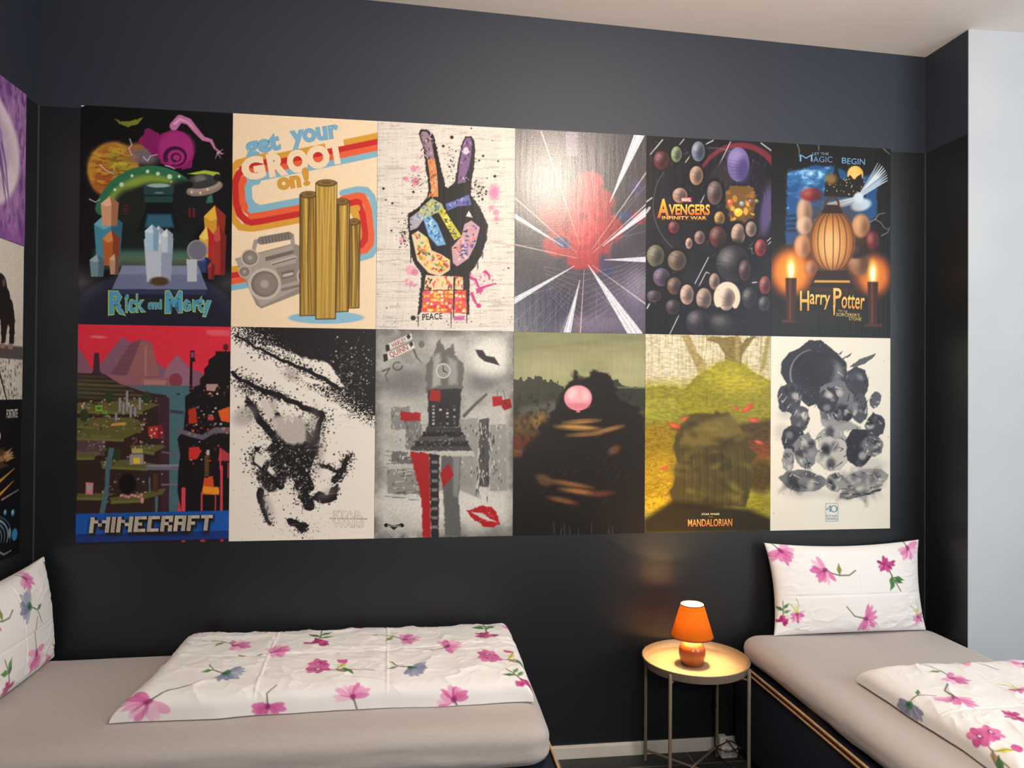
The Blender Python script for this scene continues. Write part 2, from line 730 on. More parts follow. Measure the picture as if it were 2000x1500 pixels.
        if bad:
            bm = bmesh.new()
            bm.from_mesh(me)
            bm.faces.ensure_lookup_table()
            bmesh.ops.reverse_faces(bm, faces=[bm.faces[i] for i in bad])
            bm.to_mesh(me)
            bm.free()
        o = link(name, me, None, [mat])
        o.location = loc
        o.rotation_euler = rot
        tag(o, label, 'poster', group)
        return o

# ------------------------------------------------------------------ the printed sheets
PW, PH = 0.610, 0.915
GROUP = 'film and art posters in two rows on the dark wall'
BACK_X = [0.0 + i * 0.610 for i in range(6)]
FLOOR_TO_ART = 1.005


def hang(p, i, row, name, mat, label):
    return p.build(name, mat, label, GROUP, (BACK_X[i] + 0.0006, -0.0009, FLOOR_TO_ART + (2 - row) * 0.915 - 0.0006),
                   (PI / 2, 0, 0))


def mk(quad, bg):
    return Poster(PW - 0.0012, PH - 0.0012, quad, bg)


def arc(cx, cy, rx, ry, a0, a1, n=40):
    return [(cx + rx * math.cos(math.radians(a0 + (a1 - a0) * k / n)), cy + ry * math.sin(math.radians(a0 + (a1 - a0) * k / n)))
            for k in range(n + 1)]


def gem(cv, x, y, w, h, cols, n=5):
    """faceted upright crystal"""
    cv.po([(x, y - h), (x + w, y - h * .55), (x + w * .8, y + h), (x - w * .8, y + h), (x - w, y - h * .5)], cols[0])
    cv.po([(x, y - h), (x + w, y - h * .55), (x + w * .8, y + h), (x + w * .15, y + h), (x + w * .2, y - h * .4)], cols[1])
    cv.po([(x, y - h), (x + w * .2, y - h * .4), (x - w * .35, y - h * .3), (x - w, y - h * .5)], cols[2])


# --- top row, first: black sheet with an orange planet, a magenta swirl and a green arch
def art_planet():
    p = mk([(24, 0), (1055, 52), (1041, 1500), (3, 1486)], '#0c0b0d')
    c = p.cv
    c.el(240, 440, 175, 190, '#a8762c', 0, 30)
    c.el(240, 440, 168, 182, '#b8862e', 0, 8)
    c.el(290, 390, 90, 90, '#94902e', 0, 60)
    c.el(170, 500, 60, 90, '#9a5524', 20, 50)
    c.el(390, 320, 110, 60, '#a1662e', -15, 40)
    c.el(450, 350, 90, 55, '#6d5f68', 10, 60)
    m = np.exp(-(((c.X - 240) / 165) ** 2 + ((c.Y - 440) / 180) ** 2) ** 3)
    c.fill((c.nz(60, 18, 3) > 0.58) * m, '#7d4a1e', 0.7)
    c.fill((c.nz(50, 20, 9) > 0.62) * m, '#d7b23a', 0.6)
    # green ribbed leaf at the top
    c.po([(250, 90), (290, 110), (350, 112), (440, 80), (410, 128), (340, 148), (285, 132)], '#6f7a24', 0, 1, 8)
    # magenta shell spiral with pink trail
    c.po([(400, 250), (470, 150), (560, 200), (640, 165), (740, 210), (785, 330), (770, 430), (700, 440), (690, 350), (620, 320), (580, 400), (500, 330)], '#7d1c5c', 0, 1, 14)
    c.el(660, 300, 120, 130, '#8f1e68')
    c.el(670, 290, 120, 110, '#9e2c76', 0, 40)
    c.ln(arc(660, 350, 70, 60, 160, 470), 16, 4, '#3d0e30')
    c.ln(arc(665, 355, 30, 26, 100, 430), 9, 3, '#3d0e30')
    c.ln([(650, 140), (690, 90), (750, 110), (800, 170), (850, 225), (905, 240), (930, 290), (980, 330)], 30, 4, '#b873a0')
    c.ln([(655, 125), (690, 95), (740, 112), (790, 160)], 10, 2, '#d79cc0')
    for a in (-30, 10, 60, 110):
        c.ln([(950, 320), (950 + 45 * math.cos(math.radians(a)), 320 + 45 * math.sin(math.radians(a)))], 4, 1, '#c59ab8')
    # green arch and its dark cave
    c.ln(arc(500, 800, 350, 350, 196, 330), 46, 34, '#2d6a48')
    c.ln(arc(500, 800, 300, 290, 200, 325), 44, 30, '#7f9a3c', 40)
    c.el(520, 830, 270, 300, '#131d1c', 0, 60)
    for x, y, r in ((295, 540, 15), (250, 575, 10), (470, 450, 12), (540, 465, 13), (620, 485, 17), (630, 522, 11), (685, 483, 10), (365, 480, 10)):
        c.el(x, y, r, r, '#c6d8b4')
    c.el(720, 680, 200, 170, '#15181a', 0, 60)
    c.el(360, 700, 120, 130, '#1c211c', 0, 60)
    c.po([(440, 540), (650, 540), (640, 660), (450, 660)], '#24403f')
    c.po([(440, 610), (650, 610), (648, 618), (442, 618)], '#0d1a1a')
    c.el(545, 545, 78, 14, '#8fb0aa')
    c.el(548, 595, 32, 7, '#54827c')
    c.po([(470, 665), (630, 665), (700, 860), (400, 860)], '#0b1113')
    c.po([(470, 740), (630, 740), (650, 830), (450, 830)], '#2c5a70', 20)
    for k in range(4):
        c.po([(300, 680 + k * 18), (340, 680 + k * 18), (340, 687 + k * 18), (300, 687 + k * 18)], '#5e1c22')
        for x in (757, 785):
            c.el(x, 705 + k * 16, 9, 6, '#7c2226')
    # flying saucer
    c.po([(740, 465), (860, 440), (960, 455), (972, 490), (900, 480), (800, 470)], '#a2b83a')
    c.el(850, 510, 95, 45, '#3b3d3c')
    c.el(830, 500, 40, 26, '#6a6d68', 0, 20)
    c.el(860, 565, 128, 46, '#85776f', -12)
    c.el(860, 552, 118, 34, '#9b8b80', -12)
    c.el(860, 535, 96, 26, '#383636', -12)
    c.el(757, 540, 26, 24, '#161616')
    c.el(947, 490, 26, 24, '#161616')
    for x, y in ((770, 590), (880, 570), (830, 595)):
        c.el(x, y, 8, 8, '#d8c9a8')
    c.po([(880, 620), (910, 600), (920, 660), (870, 665)], '#356b58', 10)
    # teal horizon and floor
    c.po([(120, 985), (940, 985), (960, 1060), (100, 1060)], '#3f6658', 50)
    c.po([(200, 1030), (880, 1030), (900, 1110), (180, 1110)], '#5d6a52', 50, 0.7)
    c.el(520, 1590, 640, 480, '#23263a', 0, 30)
    c.el(520, 1640, 560, 480, '#1b1e2e', 0, 90)
    c.fill(np.clip((c.Y - 1080) / 120, 0, 1) * np.clip((190 - c.X) / 160, 0, 1) * np.clip((1330 - c.Y) / 120, 0, 1), '#5a585e', 0.7)
    c.fill(np.clip((c.Y - 1080) / 120, 0, 1) * np.clip((c.X - 880) / 130, 0, 1) * np.clip((1330 - c.Y) / 120, 0, 1), '#4c4a52', 0.7)
    # crystals standing where the scene has its figures
    gem(c, 205, 900, 95, 180, ('#3f8298', '#2c6076', '#62a4b4'))
    gem(c, 215, 720, 60, 100, ('#c89470', '#9c6a4c', '#dcb08c'))
    gem(c, 225, 970, 60, 120, ('#a8592a', '#7b3c1e', '#c8854a'))
    gem(c, 130, 1090, 50, 75, ('#6a8590', '#4c6470', '#8fa6ae'))
    gem(c, 245, 1080, 34, 70, ('#b08a70', '#6b4a38', '#c8a288'))
    gem(c, 930, 830, 75, 150, ('#c8902c', '#8a2c22', '#e0b03c'))
    gem(c, 960, 980, 50, 170, ('#98302c', '#74201f', '#b84a40'))
    gem(c, 875, 960, 52, 140, ('#d4a83c', '#a8242a', '#e6c460'))
    gem(c, 860, 1080, 45, 55, ('#2c3a6a', '#1c2648', '#45588c'))
    gem(c, 905, 1120, 24, 60, ('#8a2622', '#60201c', '#a83a30'))
    c.el(810, 985, 72, 72, '#8a8a90')
    c.el(810, 985, 62, 62, '#6c6878')
    c.po([(735, 1045), (808, 1045), (806, 1190), (740, 1190)], '#b3b9c2')
    # pale block seat on the platform
    c.po([(300, 1090), (815, 1090), (880, 1250), (228, 1250)], '#666e8c')
    c.po([(300, 1090), (815, 1090), (840, 1150), (275, 1150)], '#7a82a0', 10)
    c.po([(228, 1250), (880, 1250), (870, 1285), (250, 1285)], '#2c3350')
    c.po([(740, 1080), (806, 1080), (806, 1196), (740, 1196)], '#b3b9c2')
    gem(c, 545, 1010, 100, 190, ('#b4bccb', '#8e98ae', '#d4dae4'))
    gem(c, 500, 900, 50, 90, ('#9fc0d4', '#7c9cb4', '#c2d8e4'))
    gem(c, 600, 920, 42, 80, ('#b9c6d2', '#90a0b2', '#d8e0e6'))
    c.el(550, 1195, 66, 30, '#4a3a28', 0, 10)
    for pts in ([(350, 230), (365, 270), (345, 290), (362, 340)], [(440, 350), (470, 380), (490, 345), (535, 335)], [(150, 405), (185, 440), (210, 450), (245, 470)], [(590, 410), (625, 418), (655, 432)], [(80, 640), (120, 660), (150, 640)]):
        c.ln(pts, 3, 2, '#cfd0dc')
    c.mul(0.06, 6, 6, 4)
    c.spl(60, 520, 200, 350, 200, 1, 3, ['#4a4a52'], 5)
    p.poly([(26, 2), (52, 4), (30, 14)], '#d8d4d0')
    kw = dict(bold=0.035, jit=0.10, seed=3)

    def letters(s, x0, y0, x1, y1):
        p.outlined(s, x0, y0, x1, y1, '#4b8fb4', '#9fc24a', 0.028, **kw)
    letters('R', 212, 1262, 318, 1420)
    letters('ick', 320, 1284, 455, 1405)
    letters('and', 474, 1318, 566, 1385)
    letters('M', 596, 1262, 708, 1412)
    letters('orty', 712, 1300, 905, 1432)
    return hang(p, 0, 0, 'poster', M_paper, 'black poster with orange planet, magenta swirl and blue hand-drawn lettering')


# --- top row, second: cream sheet with retro stripes, a boombox and a wooden stump
def art_stripes():
    p = mk([(7, 0), (1000, 60), (1000, 1500), (-7, 1479)], '#ecd5b4')
    c = p.cv
    O, R_, T, B = '#d19a38', '#bf2a26', '#dd5f38', '#7fb0c4'

    def band(pts, r, cols, wd):
        for k, col in enumerate(cols):
            c.ln(pts[k], wd / 2, wd / 2, col)
    sl = -0.178   # slope of the stripes
    def line(x0, x1, y):
        return [(x0, y + sl * 0), (x1, y + sl * (x1 - x0))]
    # upper run, bend on the left, and lower run of four nested stripes
    for k, col in enumerate((O, R_, T, B)):
        i = k * 42
        c.po([(0, 340 + i), (1010, 340 - 0.19 * 1010 + i - 10), (1010, 340 - 0.19 * 1010 + i + 33), (0, 340 + i + 43)], col)
    c.po([(-20, 300), (120, 470), (110, 600), (220, 640), (500, 590), (500, 700), (120, 830), (-20, 840)], '#ecd5b4')
    for k, col in enumerate((O, R_, T, B)):
        i = k * 43
        x0, r = -20 + i, 110 - k * 14
        pts = [(230, 300 + i)] + [(120, 322 + i), (x0 + 60, 345 + i), (x0 + 22, 390 + i * .7), (x0, 460 + i * .4), (x0 + 6, 640 - i * .3), (x0 + 30, 735 - i * .75), (x0 + 75, 790 - i), (130, 800 - i), (190, 792 - i), (560, 722 - i)]
        c.ln(pts, 24, 24, col)
    # right hand loop
    for k, col in enumerate((B, T, R_, O)):
        i = k * 43
        pts = [(760, 558 + i), (860, 535 + i), (925 - i * .6, 540 + i), (965 - i, 585 + i * .8), (985 - i, 660 + i * .5), (1003 - i, 860 - i * .2), (1000 - i, 930 - i * .5), (960 - i * .8, 985 - i * .8), (900 - i * .3, 1003 - i), (700, 1045 - i)]
        c.ln(pts, 24, 24, col)
    for k, col in enumerate((O, R_, T, B)):
        c.po([(-10, 1065 + k * 42), (130, 1040 + k * 42), (130, 1082 + k * 42), (-10, 1107 + k * 42)], col)
    c.el(650, 1420, 265, 42, '#86b6cc')
    # boombox
    c.po([(20, 1010), (420, 905), (560, 960), (620, 1190), (200, 1355), (165, 1330)], '#8d847c')
    c.po([(25, 1015), (415, 915), (470, 1210), (195, 1340), (110, 1190)], '#a39a90')
    c.ln([(140, 980), (160, 890), (190, 890)], 14, 14, '#9c938a')
    c.ln([(415, 910), (410, 850), (380, 850)], 14, 14, '#9c938a')
    c.ln([(200, 885), (385, 852)], 28, 28, '#7d756e')
    for k in range(9):
        c.ln([(205 + k * 22, 862 - k * 4), (212 + k * 22, 908 - k * 4)], 3, 3, '#5d5650')
    c.po([(225, 1000), (420, 950), (424, 975), (230, 1028)], '#6c645e')
    c.po([(262, 1040), (440, 990), (444, 1012), (268, 1062)], '#c0b8ac')
    for k in range(8):
        c.ln([(275 + k * 21, 1052 - k * 6), (286 + k * 21, 1049 - k * 6)], 6, 6, '#736b64')
    c.po([(300, 1072), (440, 1040), (460, 1160), (335, 1195)], '#8a8178')
    c.po([(335, 1105), (420, 1085), (428, 1130), (345, 1152)], '#6a625c')
    c.ln([(355, 1128), (410, 1115)], 10, 10, '#b8b0a6')
    for x, y, r in ((222, 1185, 112), (122, 1003, 62), (85, 1100, 42), (505, 1130, 62), (510, 905, 50)):
        c.el(x, y, r, r * .98, '#bdb4a8')
        c.el(x, y, r * .82, r * .8, '#6b635c')
        c.el(x + r * .05, y, r * .72, r * .7, '#857c73', 0, r * .3)
        c.el(x, y, r * .25, r * .25, '#a89f94', 0, r * .1)
    c.ln([(345, 1225), (470, 1195)], 10, 10, '#7a7168')
    # a stand of sawn golden timber posts
    def post(x0, x1, y0, y1, seed):
        r = random.Random(seed)
        c.po([(x0 - 6, y0 - 4), (x1 + 6, y0 - 8), (x1 + 2, y1 + 6), (x0 - 2, y1 + 8)], '#3a2c18')
        c.po([(x0, y0), (x1, y0 - 4), (x1 - 4, y1), (x0 + 4, y1 + 3)], '#a9863a')
        for k in range(7):
            x = x0 + (x1 - x0) * (k + .5) / 7
            c.ln([(x + r.uniform(-8, 8), y0 + 8), (x + r.uniform(-10, 10), (y0 + y1) / 2), (x + r.uniform(-8, 8), y1 - 6)], r.uniform(2, 7), 2,
                 r.choice(['#c8a850', '#6f5524', '#8a6c2e', '#d2b562', '#5c451e']), 4)
        c.el((x0 + x1) / 2, y0 - 2, (x1 - x0) / 2 + 2, 26, '#5b4426')
        c.el((x0 + x1) / 2, y0 - 4, (x1 - x0) / 2 - 10, 18, '#8a6c3a')
        c.el((x0 + x1) / 2, y0 - 5, (x1 - x0) / 4, 10, '#6c5028')
    post(800, 880, 760, 1350, 5)
    post(700, 805, 620, 1375, 2)
    post(465, 585, 570, 1400, 3)
    post(575, 715, 490, 1425, 1)
    c.mul(0.02, 12, 12, 3)
    kw = dict(rot=-10)
    p.text('get', 85, 152, 330, 318, '#78abc4', bold=0.055, rot=-11)
    p.text('your', 395, 100, 735, 240, '#78abc4', bold=0.055, rot=-8)
    for ch, x0, x1, y in (('G', 62, 222, 300), ('R', 240, 372, 276), ('O', 372, 520, 254), ('O', 505, 668, 226), ('T', 645, 775, 194)):
        p.text(ch, x0, y, x1, y + 165, '#ecd5b4', bold=0.07, rot=-10)
    p.text('on', 305, 440, 470, 530, '#cb973c', bold=0.06, rot=-8)
    p.text('!', 480, 378, 528, 508, '#cb973c', bold=0.05, rot=-8)
    return hang(p, 1, 0, 'poster', M_paper, 'cream poster with rainbow retro stripes, a grey boombox and big rounded lettering')


# --- top row, third: victory hand in graffiti colours on a whitewashed board
def art_hand():
    p = mk([(0, 0), (970, 58), (966, 1500), (0, 1475)], '#d9d2c8')
    c = p.cv
    c.mul(0.06, 300, 12, 2)
    c.mul(0.05, 9, 140, 5)
    c.fill(c.nz(120, 8, 11) > 0.66, '#a9a29a', 0.55)
    K = '#161415'
    ro = dict(rough=7)
    # pink splashes
    r = random.Random(4)
    for x, y, q in ((250, 340, 22), (287, 340, 16), (200, 410, 16), (265, 430, 28), (235, 1060, 35), (205, 1140, 17), (240, 1152, 17), (800, 620, 18), (835, 655, 22), (838, 700, 18), (175, 840, 22), (265, 1075, 24)):
        c.el(x, y, q, q, r.choice(['#d8809f', '#e39ab2', '#cf6f93']), 0, 8, .75)
        c.spl(10, x, y, q * 1.3, q * 1.3, 2, 6, ['#d27a9b', '#b84f7a'], int(x + y), .8)
    c.el(820, 510, 34, 52, '#dd7fa6', 0, 34, .9)
    c.spl(70, 820, 520, 30, 40, 2, 5, ['#c85a8c', '#e08ab0'], 9, .8)
    for pts in ([(640, 1110), (690, 1130), (720, 1200), (700, 1225)], [(665, 1230), (690, 1290), (715, 1320)], [(760, 1075), (785, 1095), (790, 1130)], [(720, 1195), (760, 1180), (830, 1160)], [(650, 1090), (620, 1130)]):
        c.ln(pts, 12, 5, '#c23a78')
    c.el(720, 1205, 24, 18, '#c23a78')
    c.el(714, 1315, 18, 16, '#c23a78')
    c.spl(70, 740, 1150, 60, 70, 2, 7, ['#c23a78', '#d8709c'], 12)
    # hand silhouette
    c.po([(285, 90), (300, 62), (345, 62), (385, 95), (410, 180), (440, 330), (475, 470), (490, 480), (540, 440), (570, 260), (590, 150), (615, 112), (655, 112), (682, 150), (680, 300), (660, 430), (655, 530), (720, 620), (778, 740), (765, 860), (730, 960), (690, 1030), (645, 1090), (645, 1375), (470, 1340), (312, 1352), (285, 1385), (310, 1090), (240, 970), (225, 850), (210, 720), (215, 660), (290, 610), (350, 540), (355, 460), (335, 330), (320, 200)], K, **ro)
    # raised fingers in colour
    c.po([(296, 100), (308, 74), (340, 76), (365, 110), (385, 200), (395, 270), (345, 270), (325, 190)], '#8f7f8a')
    m_in = [(345, 270), (398, 268), (412, 350), (420, 440), (425, 540), (375, 540), (370, 450), (358, 350)]
    c.po(m_in, '#d08a54')
    c.po([(600, 160), (620, 122), (650, 122), (660, 150), (655, 250), (640, 330), (600, 440), (560, 450), (572, 300)], '#7c5c86')
    for k in range(26):
        x, y = r.uniform(305, 385), r.uniform(90, 265)
        c.ln([(x, y), (x + r.uniform(-20, 20), y + r.uniform(5, 22))], 4, 2, r.choice(['#a8487e', '#6a2c54', '#cfb9c2', '#3c2434', '#b56a96']))
        x, y = r.uniform(362, 412), r.uniform(280, 530)
        c.ln([(x, y), (x + r.uniform(-20, 20), y + r.uniform(5, 22))], 4, 2, r.choice(['#e0762e', '#f0b070', '#5a3420', '#c8c0b0', '#b04c2c']))
        x, y = r.uniform(572, 648), r.uniform(130, 440)
        c.ln([(x, y), (x + r.uniform(-20, 20), y + r.uniform(5, 22))], 4, 2, r.choice(['#5a3a78', '#a890b4', '#2c1c3c', '#8a68a0', '#d8ccd8']))
    c.el(618, 215, 20, 26, '#d4cad4')
    # knuckles and folded fingers
    c.po([(300, 620), (380, 550), (450, 590), (470, 640), (400, 660), (330, 700), (280, 680)], '#a8b08c')
    c.po([(225, 690), (290, 640), (330, 690), (280, 760), (230, 780)], '#a9a0aa')
    c.po([(320, 700), (370, 670), (420, 730), (480, 880), (420, 890), (360, 820)], '#6ea4cc')
    c.po([(420, 640), (460, 620), (510, 700), (590, 820), (540, 850), (500, 780)], '#c8b83c')
    c.po([(475, 590), (560, 560), (640, 525), (660, 600), (560, 610), (490, 640)], '#5a68a8')
    c.po([(640, 640), (670, 690), (620, 680)], '#dcd8d0')
    c.po([(240, 810), (285, 780), (350, 830), (380, 920), (450, 950), (510, 990), (510, 1060), (440, 1105), (360, 1080), (280, 990)], '#d9c6a0')
    c.po([(520, 900), (590, 820), (610, 735), (660, 710), (720, 760), (690, 880), (640, 980), (560, 1035), (530, 1010)], '#c09aa4')
    pal = {0: ['#d83a2c', '#f0b43a', '#e8d84a', '#5a9a3c', '#e87a3a', '#c82c5c', '#3c2c20'],
           1: ['#e87a54', '#6a5aa8', '#e8a0b0', '#3a4a9a', '#2c2430', '#f0c8b0'],
           2: ['#4c8ac0', '#9cc8e4', '#2c5a94', '#c8e0ee'],
           3: ['#e8d840', '#7a9a2c', '#2c2c1c', '#f0e890', '#3c6aa0'],
           4: ['#3c4a94', '#7c8cc8', '#242c5c', '#a8b0d8', '#8a5a9a']}

    def scrib(poly, k, n, wd=6):
        P_ = np.array(poly, float)
        lo, hi = P_.min(0), P_.max(0)
        got = 0
        while got < n:
            x, y = r.uniform(lo[0], hi[0]), r.uniform(lo[1], hi[1])
            ins = False
            for i in range(len(poly)):
                (ax, ay), (bx, by) = poly[i], poly[(i + 1) % len(poly)]
                if (ay > y) != (by > y) and x < (bx - ax) * (y - ay) / (by - ay) + ax:
                    ins = not ins
            if ins:
                got += 1
                a = r.uniform(0, 6.28)
                L = r.uniform(10, 26)
                c.ln([(x - L * math.cos(a) / 2, y - L * math.sin(a) / 2), (x + r.uniform(-5, 5), y + r.uniform(-5, 5)), (x + L * math.cos(a) / 2, y + L * math.sin(a) / 2)], wd, 2, r.choice(pal[k]))
    scrib([(255, 820), (285, 795), (340, 840), (370, 925), (440, 960), (495, 1000), (490, 1050), (430, 1085), (370, 1060), (300, 985)], 0, 75, 8)
    scrib([(535, 905), (600, 825), (620, 750), (660, 730), (705, 770), (675, 875), (630, 965), (560, 1010)], 1, 60, 7)
    scrib([(335, 705), (370, 690), (410, 740), (465, 870), (425, 875), (370, 810)], 2, 40, 6)
    scrib([(430, 645), (460, 635), (505, 710), (575, 815), (540, 835), (505, 770)], 3, 32, 5)
    scrib([(490, 595), (560, 570), (635, 540), (645, 590), (555, 600), (500, 625)], 4, 30, 5)
    scrib([(300, 625), (380, 560), (445, 600), (400, 650), (330, 690)], 3, 20, 5)
    scrib([(230, 700), (290, 650), (320, 690), (275, 750)], 2, 10, 3)
    # wrist block of tags
    c.po([(340, 1095), (600, 1110), (605, 1200), (330, 1200)], '#e3c9a2', 0, 1, 6)
    for k in range(34):
        x, y = r.uniform(345, 595), r.uniform(1105, 1190)
        c.ln([(x, y), (x + r.uniform(-12, 12), y + r.uniform(10, 30))], 6, 3, r.choice(['#d8452c', '#e8862c', '#3a2018', '#f0d078', '#c83a5c', '#2c2420']))
    c.po([(325, 1205), (625, 1205), (630, 1370), (310, 1355)], '#d0583c', 0, 1, 5)
    for gy in range(6):
        for gx in range(12):
            x, y = 322 + gx * 25 + r.uniform(-5, 5), 1212 + gy * 25 + r.uniform(-5, 5)
            c.po([(x, y), (x + r.uniform(14, 26), y + r.uniform(-5, 5)), (x + r.uniform(12, 26), y + r.uniform(14, 24)), (x + r.uniform(-4, 5), y + r.uniform(12, 24))], r.choice(['#d8345c', '#e85c2c', '#f0b43c', '#c82c34', '#e8d050', '#e04a80', '#f0d8a8']))
    c.po([(535, 1110), (548, 1110), (540, 1400), (532, 1400)], K)
    c.po([(635, 1100), (650, 1100), (648, 1380), (636, 1380)], K, 0, 1, 6)
    # black spatter and drips
    for x, y, q in ((517, 118, 13), (457, 180, 10), (43, 480, 9), (60, 560, 6), (105, 585, 8), (100, 778, 7), (740, 252, 9), (712, 285, 7), (825, 397, 11), (848, 290, 7), (250, 505, 9), (503, 328, 7), (255, 1398, 18), (925, 1050, 6), (770, 410, 5), (655, 55, 6), (805, 143, 4), (150, 715, 4), (175, 655, 4)):
        c.el(x, y, q, q * .95, K)
    c.spl(60, 710, 480, 30, 60, 2, 9, [K, '#33302e'], 21)
    c.spl(50, 510, 300, 22, 70, 2, 6, [K], 22)
    c.spl(60, 300, 440, 40, 50, 1, 5, [K], 23)
    c.spl(90, 480, 700, 300, 420, 1, 4, [K], 24)
    c.spl(60, 200, 800, 25, 60, 2, 6, [K], 25)
    c.spl(60, 480, 1400, 250, 40, 1, 5, [K, '#b84a70'], 26)
    for x, y0, y1 in ((235, 900, 1010), (290, 1390, 1460), (520, 1360, 1470), (740, 940, 980), (705, 1010, 1060), (630, 1370, 1440)):
        c.ln([(x, y0), (x, y1)], 4, 2, K)
    p.text('PEACE', 318, 1366, 458, 1412, K, bold=0.02, rot=-3, jit=.05, seed=2)
    c.po([(536, 1388), (615, 1384), (614, 1416), (538, 1419)], '#b8447c', 6, .8, 6)
    return hang(p, 2, 0, 'poster', M_paper_v, 'whitewashed poster of a black graffiti hand making a victory sign')


# --- top row, fourth: red burst crossed by white rays
def art_burst():
    p = mk([(0, 0), (928, 45), (928, 1500), (-4, 1485)], '#2b242c')
    c = p.cv
    n = c.nz(260, 260, 4)
    c.fill(np.clip((n - .45) * 3, 0, 1), '#41384a', .8)
    c.el(150, 1330, 260, 190, '#1d1e3c', 0, 120)
    c.el(760, 1330, 220, 260, '#5a5068', 0, 240, .9)
    c.el(880, 1150, 90, 120, '#8a8294', 0, 140, .6)
    c.el(450, 1500, 180, 130, '#6b5c78', 0, 110, .7)
    c.el(600, 1420, 160, 60, '#75687c', 0, 90, .6)
    c.el(860, 430, 50, 60, '#3a3262', 0, 60, .8)
    c.po([(350, 20), (435, 22), (440, 200), (350, 200)], '#8d7f92', 20, .7)
    # crumpled red paper flower
    r = random.Random(8)
    for k in range(26):
        a = k * 2.4
        R = 40 + 9.5 * k
        x, y = 470 + R * .92 * math.cos(a), 690 + R * 1.25 * math.sin(a) * .95
        c.el(x, y, 120 - k, 78, r.choice(['#a8282c', '#8e2026', '#c0383a', '#9c2a30']), math.degrees(a) + 70, 30, .9)
    for k in range(16):
        a = k * 2.4 + .4
        R = 25 + 9 * k
        x, y = 470 + R * math.cos(a), 690 + R * 1.15 * math.sin(a)
        c.el(x, y, 62, 22, r.choice(['#c83c3e', '#b4302f', '#7a1a22', '#d04a46']), math.degrees(a) + 80, 22, .8)
    c.el(330, 830, 60, 36, '#2a3a6c', 30, 16, .95)
    c.el(640, 1000, 46, 90, '#253156', -10, 30, .8)
    c.el(790, 640, 60, 46, '#27315e', 20, 24, .9)
    c.el(880, 650, 60, 46, '#7a242c', 20, 24, .9)
    # rays from one point
    cx, cy = 490, 960

    def ray(x, y, wd, col='#d9dbe2', a=.95, f=.12):
        sx, sy = cx + (x - cx) * f, cy + (y - cy) * f
        c.ln([(sx, sy), (x, y)], 1.5, wd, col, 0, a)
        for k in range(3 if wd > 8 else 0):
            o = (k - 1) * wd * .55
            c.ln([(sx, sy), (x + o, y + o * .4)], .8, 2.5, '#ffffff' if k == 1 else '#8f93a4', 0, .8)
    ray(885, 20, 38, f=.45)
    ray(950, 590, 26, f=.28)
    ray(960, 955, 22, f=.3)
    ray(860, 1510, 48, f=.07)
    ray(365, 1500, 26, f=.28)
    ray(-20, 1270, 22, f=.15)
    ray(-20, 630, 16, f=.3)
    for x, y in ((180, 20), (0, 510), (0, 850), (940, 540), (940, 1290), (460, 1500), (940, 300)):
        ray(x, y, 5, '#d8c4b8', .75)
    for k in range(24):
        a = r.uniform(0, 6.28)
        R = r.uniform(420, 900)
        x, y = cx + R * math.cos(a), cy + R * math.sin(a)
        b = a + r.uniform(-.5, .5)
        c.ln([(x, y), (cx + 200 * math.cos(b), cy + 200 * math.sin(b))], 3, 1.2, '#b4aebc', 0, .35)
    for k in range(9):
        y = 1010 + k * 26
        c.ln([(200 + k * 6, y), (470, y + 60 + k * 22), (760, y - 10 + k * 6), (940, y - 120)], 2, 2, '#b8b0bc', 0, .32)
    c.mul(.12, 10, 10, 6, 2)
    return hang(p, 3, 0, 'poster', M_paper_g, 'glossy dark poster with red middle crossed by white rays, lamp glare upper left')


